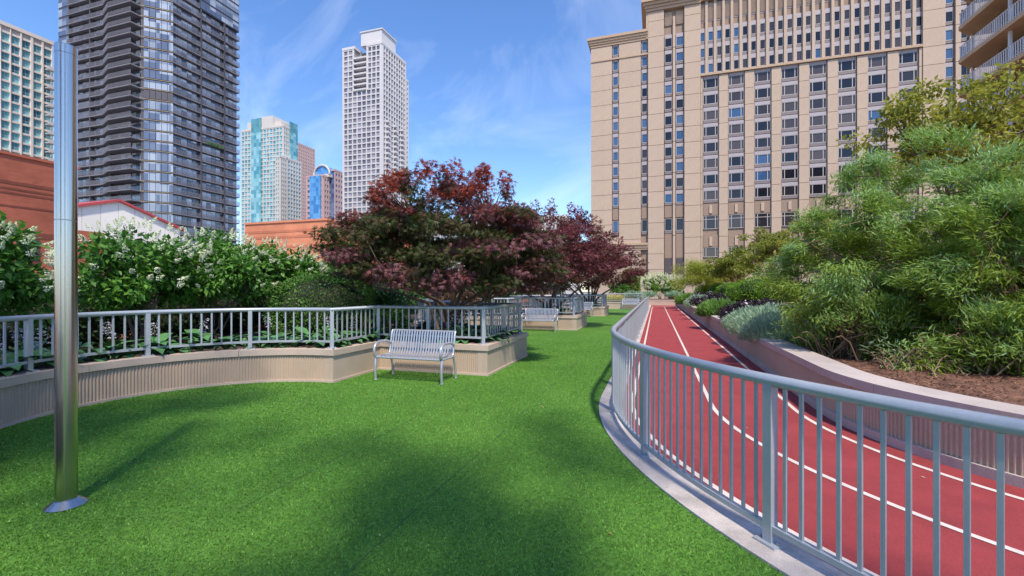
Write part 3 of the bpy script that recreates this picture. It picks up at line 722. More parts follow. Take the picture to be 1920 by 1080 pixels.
for z in (9.85, 12.8, 15.75, 18.7, 21.65, 24.6, 27.55, 30.5):
    s = link('balcony_slab', ms, apt, (-ab.x, -ab.y, z-ab.z))
    r = link('railing', mr, apt, (-ab.x, -ab.y, z-ab.z))
    if z > 15:
        n = int(Lr/0.24)
        for i in range(n+1):
            q = cut_path(pr, max(0,Lr*i/n-0.01), min(Lr,Lr*i/n+0.01)); p = q[0]; a = math.atan2(q[-1][1]-p[1], q[-1][0]-p[0])
            link('picket', mpk, r, (p[0],p[1],0), (0,0,a), (1.6,1,1) if i % 7 == 0 else None)
    for y in (41.0, 45.2, 49.0): link('balcony_door', md, apt, (-ab.x, y-ab.y, z-ab.z))
    for y in (44.6, 48.4): link('divider_wall', mdv, apt, (-ab.x, y-ab.y, z-ab.z))
    for x, y in ((26.15,45.0),(27.2,51.3)): link('column', mcol, apt, (x-ab.x, y-ab.y, z-ab.z))
# ================================================================== skyline on the left
def facade(mb, p0, ud, width, z0, z1, ncol, fh, pier, sp, dep, nd, edge=None, first=0):
    """piers and spandrels standing proud of a face; p0 start, ud direction along it, nd outward"""
    e = edge if edge is not None else pier
    pitch = (width-e)/ncol
    def bx(u0, u1, d0, d1, za, zb):
        P = [(p0[0]+ud[0]*u+nd[0]*d, p0[1]+ud[1]*u+nd[1]*d) for u, d in ((u0,d0),(u1,d0),(u1,d1),(u0,d1))]
        if ud[0]*nd[1]-ud[1]*nd[0] < 0: P = P[::-1]
        mb.prism(P, za, zb)
    for i in range(ncol+1):
        c = e/2+pitch*i; w = e if i in (0, ncol) else pier
        bx(c-w/2, c+w/2, -0.02, dep, z0, z1)
    n = int(round((z1-z0)/fh))
    for k in range(first, n+1):
        z = z0+(z1-z0)*k/n
        bx(0.02, width-0.02, -0.01, dep*0.8, z-sp/2, z+sp/2)
def grid_tower(root, X0, X1, Y0, Y1, z0, z1, cs, ce, fh, mf, mg, pier=0.7, sp=0.8, dep=0.5, roof=True, mr=None, edge=None, first=0):
    b = MB(); b.box(X0, X1, Y0, Y1, z0, z1); part('window_glazing', b, mg, root, kind='stuff')
    if cs: f = MB(); facade(f, (X0,Y0), (1,0), X1-X0, z0, z1, cs, fh, pier, sp, dep, (0,-1), edge, first); part('facade_grid', f, mf, root)
    if ce: f = MB(); facade(f, (X1,Y0), (0,1), Y1-Y0, z0, z1, ce, fh, pier, sp, dep, (1,0), edge, first); part('facade_grid', f, mf, root)
    if roof: f = MB(); f.box(X0-0.2, X1+dep+0.1, Y0-dep-0.1, Y1, z1+0.3, z1+1.8); part('parapet', f, mr or mf, root)
# --- white tower
M['w_frame'] = mat('white_tower_concrete', (0.60,0.57,0.575), 0.8, var=0.04, scale=0.05)
M['w_glass'] = glass_mat('white_tower_windows', (0.13,0.12,0.14), (0.38,0.35,0.37), (3.3,3.3,3.07), rough=0.12, thr=0.25)
X1, Y0 = W(716, 255); X0 = onY(643, Y0); Y1 = onX(768, X1); zt = zat(86, dY(650, Y0))
wt = empty('white_tower', ((X0+X1)/2, (Y0+Y1)/2, -12), 'slender white residential tower with grid of windows, tallest in the skyline centre', 'tower')
wX = X1-X0; sx = X0+wX*0.30; sx2 = X0+wX*0.62
zc = -12+3.05*round((zt-27+12)/3.05); zt = zc+3.05*8
grid_tower(wt, X0, X1, Y0, Y1-5, -12, zc, 8, 9, 3.05, M['w_frame'], M['w_glass'], 0.6, 0.72, 0.45, roof=False, edge=1.2)
grid_tower(wt, X0, sx, Y0, Y1-5, zc, zt, 2, 0, 3.05, M['w_frame'], M['w_glass'], 0.6, 0.72, 0.45, edge=1.0, first=1)
grid_tower(wt, sx2, X1, Y0, Y1-5, zc, zt, 3, 9, 3.05, M['w_frame'], M['w_glass'], 0.6, 0.72, 0.45, edge=1.2, first=1)
b = MB(); b.box(sx, sx2, Y0+5, Y1-5, zc, zt); part('recess_wall', b, M['w_glass'], wt)
for k in range(7): b = MB(); b.box(sx, sx2, Y0-1.0, Y0+5, zc+3.05*k, zc+3.05*k+0.9); part('balcony_slab', b, M['w_frame'], wt)
b = MB(); b.box(sx2-4.5, X1-0.6, Y0+0.8, Y0+15, zt+1.7, zt+9.2); b.box(sx2-5, X1+0.0, Y0+0.4, Y0+15.4, zt+9.2, zt+9.9); part('penthouse', b, M['w_frame'], wt)
grid_tower(wt, X0+8, X1-1.2, Y1-5, Y1, -12, zt-9, 0, 2, 3.05, M['w_frame'], M['w_glass'], 0.75, 0.85, 0.5, edge=0.8)
mbk = MB(); mbk.box(0, 1.6, 0, 2.6, 0, 1.1); mbk = mbk.mesh('balcony', M['w_frame'])
for yy in (0.13, 0.45, 0.74):
    for k in range(2, 33): link('balcony', mbk, wt, (X1+0.4-wt.location.x, Y0+(Y1-5-Y0)*yy-wt.location.y, 12+3.05*k))
# --- pale tower with teal windows at the left edge
M['l_frame'] = mat('pale_limestone', (0.68,0.60,0.55), 0.85, var=0.04, scale=0.05)
M['l_glass'] = glass_mat('teal_tower_glass', (0.03,0.20,0.27), (0.24,0.62,0.66), rand=True, thr=0.1, rough=0.06, spec=1.0)
LX = -200.0; la, lb_ = onX(-60, LX), onX(98, LX); lz = zat(45, dX(0, LX))
lt = empty('pale_tower', (LX-10, (la+lb_)/2, -12), 'pale stone tower with teal windows at the left edge of the picture', 'tower'); lo = Vector(lt.location)
b = MB(); b.box(LX-22, LX-0.6, la, lb_, -12, lz); part('core_wall', b, M['l_frame'], lt)
fh = 3.15; wwid = 2.25; npz = [onX(p, LX) for p in (-48, -28, -8, 9.5, 29, 49, 70, 89)]
mw = MB(); mw.box(0,0.1,0,wwid,0,2.45); mw = mw.mesh('window', M['l_glass'])
mfr = MB()
for yb in (0.0, wwid/2-0.03, wwid-0.06): mfr.box(0.1,0.16,yb,yb+0.06,0,2.45)
mfr.box(0.1,0.16,0,wwid,0.9,0.96); mfr = mfr.mesh('mullion', M['w_frame'])
for i, y in enumerate(npz):
    for k in range(25):
        z = lz-4.6-fh*k
        o = link('window', mw, lt, (LX-0.58-lo.x, y-wwid/2-lo.y, z-lo.z)); link('mullion', mfr, o)
b = MB(); ys = [la]+[q for y in npz for q in (y-wwid/2, y+wwid/2)]+[lb_]
for i in range(0, len(ys), 2): b.box(LX-0.6, LX+0.25, ys[i], ys[i+1], -12, lz)
part('pier_wall', b, M['l_frame'], lt)
for k in range(26):
    b = MB(); z = lz-4.6-fh*k+2.45; b.box(LX-0.6, LX, la, lb_, z, z+0.68); part('spandrel', b, M['l_frame'], lt)
b = MB(); b.box(LX-22, LX+0.4, la, lb_+0.3, lz, lz+1.2); part('cornice', b, M['l_frame'], lt)
msl = MB(); msl.box(0,1.8,0,2.4,0,0.25); msl.box(1.7,1.8,0,2.4,0.25,1.2); msl.box(0,1.8,2.3,2.4,0.25,1.2); msl = msl.mesh('balcony', M['w_frame'])
for k in range(22): link('balcony', msl, lt, (LX+0.1-lo.x, lb_-2.0-lo.y, lz-9.5-fh*k-lo.z))
# --- dark tower with balconies
M['d_dark'] = mat('dark_bronze_metal', (0.075,0.066,0.078), 0.5, var=0.1, scale=0.1)
M['d_slab'] = mat('balcony_concrete', (0.175,0.165,0.185), 0.8, var=0.15, scale=0.15)
M['d_rail'] = mat('bronze_rail', (0.20,0.185,0.205), 0.5, var=0.1)
M['d_glass'] = glass_mat('dark_tower_glass', (0.08,0.09,0.12), (0.75,0.75,0.80), (1.55,1.55,2.9), rough=0.08, thr=0.30, spec=1.0)
M['d_glass2'] = glass_mat('dark_tower_bay_glass', (0.10,0.12,0.18), (0.40,0.44,0.50), (2.0,2.0,2.9), rough=0.06, thr=0.25, spec=1.0)
M['gold'] = mat('gold_mullion', (0.36,0.27,0.16), 0.5)
dX1, dY0 = -133.7, 89.5; dX0 = onY(108, dY0); dXc = onY(262, dY0); dYc = onX(325, dX1); dY1 = onX(450, dX1)
dt = empty('dark_tower', ((dX0+dX1)/2, (dY0+dY1)/2, -12), 'dark bronze high-rise with stacked balconies filling the upper left', 'tower'); do = Vector(dt.location)
fh = 2.93; z00 = 9.0; nf = 37
zt_ = z00+fh*nf
mb = MB(); mb.prism([(dX0+2.5,dY0+1.1),(dXc,dY0+1.1),(dXc,dY0+0.3),(dX1-0.3,dYc),(dX1-0.95,dYc),(dX1-0.95,dY1-0.5),(dX0+2.5,dY1-0.5)], -12, zt_); part('core_wall', mb, M['d_dark'], dt)
def pane_row(p0, p1, z0, h, pw, nd, gap=0.10, off=0.05):
    b = MB(); L = math.dist(p0, p1); n = max(1, int(round(L/pw))); u = ((p1[0]-p0[0])/L, (p1[1]-p0[1])/L)
    for i in range(n):
        c = L*(i+0.5)/n; b.obox((p0[0]+u[0]*c+nd[0]*off, p0[1]+u[1]*c+nd[1]*off), u, (L/n-gap)/2, 0.05, z0, z0+h)
    return b
# balcony outlines
sS = [(dX0+5.0,dY0+1.5),(dX0+5.0,dY0-0.2),(dX0+21,dY0-0.2),(dX0+26.5,dY0-2.2),(dXc-0.3,dY0-2.2),(dXc-0.3,dY0+1.5)]
sE = [(dX1-0.95,dYc+0.1),(dX1+0.05,dYc+0.1),(dX1+0.05,dY1-0.2),(dX1-0.95,dY1-0.2)]
def slabmesh(poly, edge):
    b = MB(); b.prism(poly, 0, 0.36); s = b.mesh('balcony_slab', M['d_slab'])
    r = MB()
    for zz, rr in ((1.42,0.05),(1.12,0.035),(0.85,0.035),(0.6,0.035)): r.tube([(x,y,zz) for x,y in edge], rr, 4)
    L = plen(edge); n = int(L/0.42)
    for i in range(n+1):
        q = cut_path(edge, max(0,L*i/n-0.01), min(L,L*i/n+0.01))[0]; r.box(q[0]-0.045,q[0]+0.045,q[1]-0.045,q[1]+0.045,0.42,1.42)
    return s, r.mesh('railing', M['d_rail'])
sm, rm = slabmesh(sS, [(x,y) for x,y in sS[1:-1]]); em, erm = slabmesh(sE, [(x,y) for x,y in sE[1:-1]])
ys_ = dYc+0.36*(dY1-dYc); sF = [(dX1-0.95,dYc+0.1),(dX1+0.05,dYc+0.1),(dX1+0.05,ys_),(dX1-0.95,ys_)]; fm, frm = slabmesh(sF, [(x,y) for x,y in sF[1:-1]])
for k in range(nf):
    z = z00+fh*k
    s = link('balcony_slab', sm, dt, (-do.x,-do.y,z-do.z)); link('railing', rm, s)
    part('window_row', pane_row((dX0+5.2,dY0+1.1), (dXc-0.4,dY0+1.1), z+0.45, 2.2, 1.55, (0,-1)), M['d_glass'], dt)
    low = k < 27
    s = link('balcony_slab', em if low else fm, dt, (-do.x,-do.y,z-do.z)); link('railing', erm if low else frm, s)
    part('window_row', pane_row((dX1-0.95,dYc+0.3), (dX1-0.95,dY1-0.6 if low else ys_), z+0.45, 2.2, 1.55, (1,0)), M['d_glass'], dt)
    if not low: part('window_row', pane_row((dX1-0.05,ys_+0.3), (dX1-0.05,dY1-0.4), z+0.35, 2.3, 1.6, (1,0)), M['d_glass2'], dt)
    blank = (k == 16)
    L = math.dist((dXc,dY0+0.0),(dX1,dYc)); u = ((dX1-dXc)/L, (dYc-dY0)/L); nd = (u[1], -u[0])
    part('window_row', pane_row((dXc+u[0]*0.9,dY0+u[1]*0.9), (dX1,dYc), z+0.35, 2.35, 1.35, nd), M['d_dark'] if blank else M['d_glass2'], dt)
    b = MB(); b.obox(((dXc+dX1)/2+nd[0]*0.1,(dY0+dYc)/2+nd[1]*0.1), u, L/2, 0.09, z+0.02, z+0.16); part('mullion', b, M['gold'], dt)
    b = MB(); b.box(dX0-0.1,dX0+4.8,dY0+0.2,dY0+0.3,z+0.4,z+2.6); part('window_row', b, M['d_glass2'], dt)
mb = MB()
for xx in (dX0+15.0, dX0+24.0): mb.box(xx-0.18, xx+0.18, dY0-0.15, dY0+1.4, 9, zt_)
part('divider_wall', mb, M['d_dark'], dt)
mb = MB()
for yy in (0.38, 0.74): mb.box(dX1-1.4, dX1+0.2, dYc+(dY1-dYc)*yy-0.15, dYc+(dY1-dYc)*yy+0.15, 9, z00+fh*27)
part('divider_wall', mb, M['d_dark'], dt)
mb = MB(); mb.box(dX0, dX0+4.9, dY0+0.3, dY1-1, -12, zt_); part('side_wall', mb, M['d_dark'], dt)
mb = MB(); mb.box(dX1-1.4, dX1-0.06, ys_+0.1, dY1-0.3, z00+fh*27+0.05, zt_+0.5); part('upper_wall', mb, M['d_dark'], dt)
# --- pale tower with green glass and stepped crown
M['t_frame'] = mat('cream_pink_stone', (0.58,0.53,0.49), 0.8, var=0.04, scale=0.05)
M['t_glass'] = glass_mat('blue_green_tower_glass', (0.06,0.26,0.32), (0.34,0.58,0.60), (2.6,2.6,3.1), rough=0.1, thr=0.1, spec=1.0)
M['t_green'] = glass_mat('green_crown_glass', (0.06,0.22,0.25), (0.13,0.34,0.36), (2.6,2.6,3.1), rough=0.08, thr=0.1, spec=1.0)
tX1, tY0 = W(531, 350); tX0 = onY(453, tY0); tY1 = onX(548, tX1); tz = zat(238, 350)
tt = empty('crowned_tower', ((tX0+tX1)/2, tY0+10, -12), 'cream and green glass tower with stepped crown beside the dark high-rise', 'tower')
grid_tower(tt, tX0, tX1, tY0, tY1, -12, tz, 13, 5, 3.2, M['t_frame'], M['t_glass'], 0.62, 0.75, 0.4, roof=True)
ux = lambda px: onY(px, tY0)
zg = zat(245, 352)
b = MB(); b.box(ux(473), ux(491), tY0-1.2, tY0+12, -12, zg); part('glass_bay', b, M['t_glass'], tt)
b = MB(); b.box(ux(473)+0.05, ux(491)-0.05, tY0-1.1, tY0+12, zg+0.02, zat(218, 352)); part('crown_glass', b, M['t_green'], tt)
b = MB(); b.box(ux(463), ux(473)-0.1, tY0+0.5, tY0+12, tz+1.8, zat(222, 352)); b.box(ux(491)+0.1, ux(512), tY0-0.4, tY0+16, tz+1.8, zat(216, 352)); b.box(ux(512), ux(524), tY0+2, tY0+18, tz+1.8, zat(226,352)); part('crown', b, M['t_frame'], tt)
b = MB(); b.box(tX1+0.1, tX1+0.9, tY0+6, tY0+14, -12, zg); part('glass_bay', b, M['t_glass'], tt)
b = MB(); b.box(tX1+0.1, tX1+0.85, tY0+6.05, tY0+13.95, zg+0.02, zat(228, 356)); part('crown_glass', b, M['t_green'], tt)
sX1, sY0 = W(531, 343); 
grid_tower(tt, onY(517, tY0-8), tX1+5.0, tY0-8, tY0-1.5, -12, zat(297, 343), 2, 3, 3.2, M['t_frame'], M['t_glass'], 0.8, 1.0, 0.5)
grid_tower(tt, tX1+1.0, tX1+5.0, tY0-1.5, tY0+13, -12, zat(300, 348), 0, 5, 3.2, M['t_frame'], M['t_glass'], 0.8, 1.0, 0.5)
# --- pink tower behind
M['p_frame'] = mat('pink_granite', (0.50,0.34,0.32), 0.8, var=0.04, scale=0.05)
M['p_glass'] = glass_mat('pink_tower_glass', (0.14,0.13,0.18), (0.36,0.32,0.36), (3,3,3.4), rough=0.1, thr=0.2)
qX1, qY0 = W(552, 470); qY1 = onX(590, qX1)
pt = empty('pink_tower', (qX1-10, qY0+15, -12), 'pinkish stone tower standing behind the crowned tower', 'tower')
grid_tower(pt, qX1-34, qX1, qY0, qY1, -12, zat(268, 470), 9, 11, 3.6, M['p_frame'], M['p_glass'], 1.5, 1.5, 0.5)
# --- blue glass tower with arched top
M['b_blue'] = glass_mat('bright_blue_glass', (0.03,0.16,0.44), (0.12,0.36,0.66), (2.2,2.2,3.2), rough=0.05, thr=0.1, spec=1.0)
M['b_glass'] = glass_mat('blue_tower_windows', (0.05,0.09,0.20), (0.16,0.24,0.40), (3,3,3.5), rough=0.08, thr=0.1)
gX1, gY0 = W(606, 330); gX0 = onY(575, gY0); gY1 = onX(646, gX1)
bt = empty('blue_tower', ((gX0+gX1)/2, gY0+8, -12), 'low tower with bright blue glass bay and arched glass roof', 'tower')
zb_ = zat(332, 330)
grid_tower(bt, gX0, gX1, gY0, gY1, -12, zb_, 3, 9, 4.0, M['p_frame'], M['b_glass'], 1.1, 2.0, 0.5)
b = MB(); b.box(onY(583,gY0), onY(603,gY0), gY0-1.4, gY0+6, -12, zb_+1); part('glass_bay', b, M['b_blue'], bt)
gm = onX(628, gX1); b = MB(); cxx = gX1-4.5; n = 14; rr = 7.0
poly = [(cxx+rr*math.cos(math.pi*i/n), zb_+3+rr*1.0*math.sin(math.pi*i/n)) for i in range(n+1)]
y0_, y1_ = gY0+4, gY1-2
vs = [(x,y0_,z) for x,z in poly]+[(x,y1_,z) for x,z in poly]; k = len(poly)
b.add(vs, [tuple(range(k)), tuple(range(2*k-1,k-1,-1))]+[(i,i+k,i+k+1,i+1) for i in range(k-1)]); part('arched_roof', b, M['b_blue'], bt)
b = MB(); b.tube([(x,y0_-0.3,z) for x,z in poly], 0.7, 6); b.box(cxx-rr, cxx+rr, y0_-0.4, y1_, zb_+1, zb_+3.2); part('roof_frame', b, M['t_frame'], bt)
grid_tower(bt, gX1-11.5, gX1+4, gY0+7, gY1+2, -12, zb_+5.5, 0, 6, 4.0, M['p_frame'], M['b_glass'], 1.1, 2.0, 0.5)
# --- white finned block behind the maples
M['f_white'] = mat('white_fin_concrete', (0.72,0.69,0.68), 0.8, var=0.05, scale=0.1)
M['f_glass'] = glass_mat('fin_block_glass', (0.14,0.14,0.17), (0.4,0.38,0.4), (3,3,3.2), rough=0.15, thr=0.2)
fX1, fY0 = W(1065, 150); fX0 = onY(690, fY0); fz = zat(404, 150)
ft = empty('finned_block', ((fX0+fX1)/2, fY0+10, -12), 'white block with vertical fins, seen between the maple crowns and the hotel', 'building')
b = MB(); b.box(fX0, fX1-1, fY0, fY0+30, -12, fz); part('window_glazing', b, M['f_glass'], ft, kind='stuff')
f = MB(); facade(f, (fX0,fY0), (1,0), fX1-fX0-1, -12, fz-5, 40, 3.3, 0.5, 1.5, 0.4, (0,-1)); part('facade_grid', f, M['f_white'], ft)
f = MB(); facade(f, (fX1-1,fY0), (0,1), 28, -12, fz, 18, 40, 0.7, 1.2, 0.6, (1,0)); part('fin_grid', f, M['f_white'], ft)
for i in range(64): f = MB(); x = fX0+(fX1-fX0-1)*(i+0.5)/64; f.box(x-0.28, x+0.28, fY0-0.9, fY0-0.05, fz-4.8, fz+0.4); part('fin', f, M['f_white'], ft)
# --- red brick building, left
M['brick_rd'] = brick_mat('red_brick', (0.42,0.115,0.062), (0.36,0.09,0.05), (0.30,0.12,0.08))
M['brick_dk'] = brick_mat('dark_red_brick', (0.22,0.055,0.035), (0.19,0.048,0.03), (0.2,0.08,0.05))
rX = -50.0; ra, rb_ = onX(-70, rX), onX(196, rX); rz = zat(287, dX(0, rX))
rt = empty('brick_building', (rX-8, (ra+rb_)/2, -12), 'red brick building with dark bands behind the shrubs at far left', 'building')
b = MB(); b.box(rX-18, rX, ra, onX(146,rX), -12, rz); b.box(rX-18, rX, onX(146,rX), rb_, -12, zat(432, dX(150,rX))); part('wall', b, M['brick_rd'], rt)
for za, zb2 in ((10.2,10.45),(9.75,9.9),(9.4,9.55),(8.35,8.5),(5.9,6.4),(4.6,4.75)):
    b = MB(); b.box(rX-17.9, rX+0.03, ra, onX(146,rX)+0.03, za, zb2); part('brick_band', b, M['brick_dk'], rt)
b = MB(); b.box(rX-18, rX+0.12, ra, onX(146,rX)+0.12, rz, rz+0.22); part('coping', b, M['brick_rd'], rt)
y0_, y1_ = onX(30,rX), onX(73,rX); za, zb2 = zat(487, dX(50,rX)), zat(450, dX(50,rX))
b = MB(); 
for q in ((y0_,y0_+0.12),(y1_-0.12,y1_),((y0_+y1_)/2-0.05,(y0_+y1_)/2+0.05)): b.box(rX-0.02,rX+0.07,q[0],q[1],za,zb2)
b.box(rX-0.02,rX+0.07,y0_,y1_,za-0.1,za); b.box(rX-0.02,rX+0.07,y0_,y1_,zb2,zb2+0.1)
wn = part('window', b, M['d_dark'], rt); g = MB(); g.box(rX-0.01,rX+0.03,y0_+0.05,y1_-0.05,za,zb2); sub('pane', g, M['h_glass'], wn)
# --- white gabled roof building
M['gab'] = mat('cream_panel', (0.90,0.84,0.76), 0.7, var=0.04, scale=0.3, rand=0.03)
M['redtrim'] = mat('red_roof_trim', (0.48,0.07,0.08), 0.6)
kX = -75.0; ya, ym, yb = onX(140,kX), onX(222,kX), onX(338,kX); zm = zat(378, dX(222,kX)); sl_ = 0.335
gb = empty('gabled_building', (kX-8, ym, -12), 'cream panelled gable with red roof edge in front of the dark high-rise', 'building')
ya = ym-(yb-ym); ze = zm-sl_*(yb-ym)
b = MB(); n = 5
b.add([(kX-0.2,ya,-12),(kX-0.2,yb,-12),(kX-0.2,yb,ze),(kX-0.2,ym,zm),(kX-0.2,ya,ze),(kX-22,ya,-12),(kX-22,yb,-12),(kX-22,yb,ze),(kX-22,ym,zm),(kX-22,ya,ze)],
      [(0,1,2,3,4),(9,8,7,6,5),(1,6,7,2),(0,4,9,5),(2,7,8,3),(3,8,9,4)]); part('wall', b, M['h_back'], gb)
pw_ = 2.2; y = ym-pw_*round((ym-ya)/pw_)
while y < yb-0.1:
    a, c = max(y,ya)+0.03, min(y+pw_,yb)-0.03; b = MB()
    za, zc_ = zm-sl_*abs(a-ym), zm-sl_*abs(c-ym)
    b.add([(kX-0.2,a,-12),(kX-0.2,c,-12),(kX-0.2,c,zc_),(kX-0.2,a,za),(kX,a,-12),(kX,c,-12),(kX,c,zc_),(kX,a,za)], [(4,5,6,7),(0,4,7,3),(1,2,6,5),(3,7,6,2)]); part('wall_panel', b, M['gab'], gb); y += pw_
for s_, yy in ((0,ya-0.4),(1,yb+0.4)):
    b = MB(); z_ = zm-sl_*abs(yy-ym); b.add([(kX-22,ym,zm+0.0),(kX+0.4,ym,zm+0.0),(kX+0.4,yy,z_),(kX-22,yy,z_),(kX-22,ym,zm+0.35),(kX+0.4,ym,zm+0.35),(kX+0.4,yy,z_+0.35),(kX-22,yy,z_+0.35)], [(0,1,2,3),(7,6,5,4),(1,5,6,2),(0,3,7,4),(2,6,7,3),(0,4,5,1)]); part('roof_slope', b, M['redtrim'], gb)
# --- orange brick block
oX, oY = W(613, 45); oX0 = onY(515, oY); oz = zat(413, 45)
ob = empty('orange_brick_block', ((oX0+oX)/2, oY+8, -12), 'low orange brick block with flat roof between hydrangeas and maple', 'building')
b = MB(); b.box(oX0-4, oX, oY, oY+17, -12, oz); part('wall', b, M['brick_or'], ob)
M['brick_ord'] = brick_mat('orange_dark_brick', (0.54,0.175,0.09), (0.49,0.155,0.08), (0.45,0.19,0.12))
for za, zb2 in ((oz-1.0,oz-0.75),(oz-1.6,oz-1.35),(oz-2.6,oz-2.35)): b = MB(); b.box(oX0-4, oX+0.025, oY-0.025, oY+17, za, zb2); part('brick_band', b, M['brick_ord'], ob)
b = MB(); b.box(oX0-4, oX+0.1, oY-0.1, oY+17.1, oz, oz+0.2); part('coping', b, M['brick_or'], ob)
b = MB(); b.box(oX0+0.5, oX0+2.0, oY-0.06, oY, 2.2, 3.8); part('window', b, M['h_glass'], ob)
# ================================================================== planting
def unit(v): return v/np.maximum(1e-9, np.linalg.norm(v, axis=-1, keepdims=True))
TPL = {
 'ovate': (np.array([(0,0,0),(0.35,0.27,0.05),(1,0,-0.08),(0.35,-0.27,0.05),(0.45,0,-0.03)]), np.array([(0,4,1),(1,4,2),(0,3,4),(3,2,4)])),
 'diamond': (np.array([(0,0,0),(0.42,0.26,0.04),(1,0,-0.05),(0.42,-0.26,0.04)]), np.array([(0,2,1),(0,3,2)])),
 'narrow': (np.array([(0,0,0),(0.4,0.088,0.0),(1,0,-0.10),(0.4,-0.088,0.0)]), np.array([(0,2,1),(0,3,2)])),
 'needle': (np.array([(0,0.035,0),(1,0,0),(0,-0.035,0)]), np.array([(0,2,1)])),
}
mv = []; mf = []
for i, (an, ln) in enumerate(((-1.25,0.62),(-0.6,0.9),(0,1.0),(0.6,0.9),(1.25,0.62))):
    c, s = math.cos(an), math.sin(an); q = len(mv); hw = 0.10
    mv += [(0,0,0),(ln*0.45*c-hw*s, ln*0.45*s+hw*c, 0.0),(ln*c, ln*s, -0.12*ln),(ln*0.45*c+hw*s, ln*0.45*s-hw*c, 0.0)]; mf += [(q,q+2,q+1),(q,q+3,q+2)]
TPL['maple'] = (np.array(mv), np.array(mf))
TPL['maple3'] = (np.array([(0,0,0),(0.55,0.62,-0.05),(0.38,0.14,0),(1,0,-0.1),(0.38,-0.14,0),(0.55,-0.62,-0.05)]), np.array([(0,2,1),(0,4,3),(0,3,2),(0,5,4)]))
def leaves(pos, axis, nrm, size, tpl, tint, core=None):
    V0, F0 = TPL[tpl]; n = len(pos); x = unit(axis); z = nrm-(nrm*x).sum(1, keepdims=True)*x; z = unit(z+1e-6); y = np.cross(z, x)
    V = pos[:,None,:]+size[:,None,None]*(V0[None,:,0:1]*x[:,None,:]+V0[None,:,1:2]*y[:,None,:]+V0[None,:,2:3]*z[:,None,:])
    F = F0[None]+(np.arange(n)*len(V0))[:,None,None]
    return V.reshape(-1,3), F.reshape(-1,3), np.repeat(tint, len(F0))
def clump_leaves(r, clumps, n, size, tpl, up=0.8, out=0.6, droop=0.25, shell=0.55, spread=0.5, tint_fn=None):
    """clumps: array (k,6) of centre and radii"""
    C = np.asarray(clumps, float); vol = (C[:,3]*C[:,4]*C[:,5])**(2/3); pick = r.choice(len(C), n, p=vol/vol.sum())
    u = unit(r.normal(size=(n,3))); rad = shell+(1-shell)*r.uniform(0,1,n)**0.6; rad *= r.uniform(0.75,1.1,n)
    pos = C[pick,:3]+u*rad[:,None]*C[pick,3:]
    ax = u*out+r.normal(size=(n,3))*spread; ax[:,2] -= droop
    nr = r.normal(size=(n,3))*0.55; nr[:,2] += up; nr += u*0.35
    sz = size*r.uniform(0.65,1.25,n)
    base = r.uniform(0,1,len(C))
    tn = tint_fn(pos, pick, base, r) if tint_fn else np.clip(0.30+0.4*base[pick]+r.normal(0,0.16,n), 0, 1)
    return leaves(pos, ax, nr, sz, tpl, tn)
def stems(base, clumps, r, n_limb, r0, fork=0.3, spread0=0.12, bend_=0.25, twig=0.010, reach=0.7, zfork=None, max_twigs=90):
    """trunk, limbs and twigs that carry the clumps"""
    C = np.asarray(clumps, float); b = np.array(base, float); mb = MB(); top = C[:,2].max()
    pick = []; c0 = r.integers(len(C)); pick = [c0]
    while len(pick) < min(n_limb, len(C)):
        dist = np.min([np.linalg.norm(C[:,:3]-C[p,:3], axis=1) for p in pick], axis=0); pick.append(int(dist.argmax()))
    pts = []
    zf = b[2]+(zfork if zfork is not None else fork*(top-b[2]))
    for i, p in enumerate(pick):
        st = b+np.array([r.normal(0,spread0), r.normal(0,spread0), -0.05]); e = b+(C[p,:3]-b)*reach
        mid = np.array([b[0]+(e[0]-b[0])*0.22+r.normal(0,0.05), b[1]+(e[1]-b[1])*0.22+r.normal(0,0.05), zf])
        mid[2] = min(mid[2], b[2]+(e[2]-b[2])*0.6+0.1)
        P = [st+(mid-st)*t+np.array([math.sin(t*3)*0.02,0,0]) for t in (0,0.5)]
        for t in np.linspace(0,1,6):
            q = (1-t)**2*mid+2*t*(1-t)*(mid*0.45+e*0.55+np.array([0,0,bend_*(e[2]-mid[2])*0.6]))+t*t*e; P.append(q+r.normal(0,0.015,3))
        rr = [r0*(1-0.09*j) for j in range(2)]+[r0*(0.75-0.1*j) for j in range(6)]
        rr = [max(0.35*twig*2, q) for q in rr]; mb.tube([tuple(q) for q in P], rr, 7); pts += [(q, rr[j]) for j, q in enumerate(P) if j > 1]
    Q = np.array([q for q, _ in pts])
    order = r.permutation(len(C))[:max_twigs]
    for i in order:
        c = C[i,:3]; dd = np.linalg.norm(Q-c, axis=1)+np.where(Q[:,2] > c[2]+0.1, 1.0, 0); j = int(dd.argmin()); s = Q[j]; m_ = (s+c)/2+r.normal(0,0.06,3); m_[2] += 0.05
        mb.tube([tuple(s), tuple(m_), tuple(c)], [twig*1.8, twig*1.2, twig*0.5], 5, cap=False)
    return mb
def plant(name, label, cat, base, foliage, wood=None, lm=None, wm=None, group=None, fname='foliage', wname='stems'):
    root = empty(name, base, label, cat, group)
    if wood: part(wname, wood, wm or M['bark'], root, True)
    V, F, tn = foliage
    o = link(fname, np_mesh(fname, V, F, lm, tn), root, tuple(-Vector(base)))
    return root
def ell_clumps(r, c, R, k, cr, flat=0.7, shell=0.6, zmin=None, jit=0.0):
    u = unit(r.normal(size=(k*3,3))); u = u[u[:,2] > -0.55][:k]; n = len(u)
    rad = shell+(1-shell)*r.uniform(0,1,n); P = np.array(c)+u*rad[:,None]*np.array(R)
    if zmin is not None: P[:,2] = np.maximum(P[:,2], zmin+r.uniform(0,0.25,n))
    s = cr*r.uniform(0.7,1.3,n)
    return np.column_stack([P, s, s, s*flat])
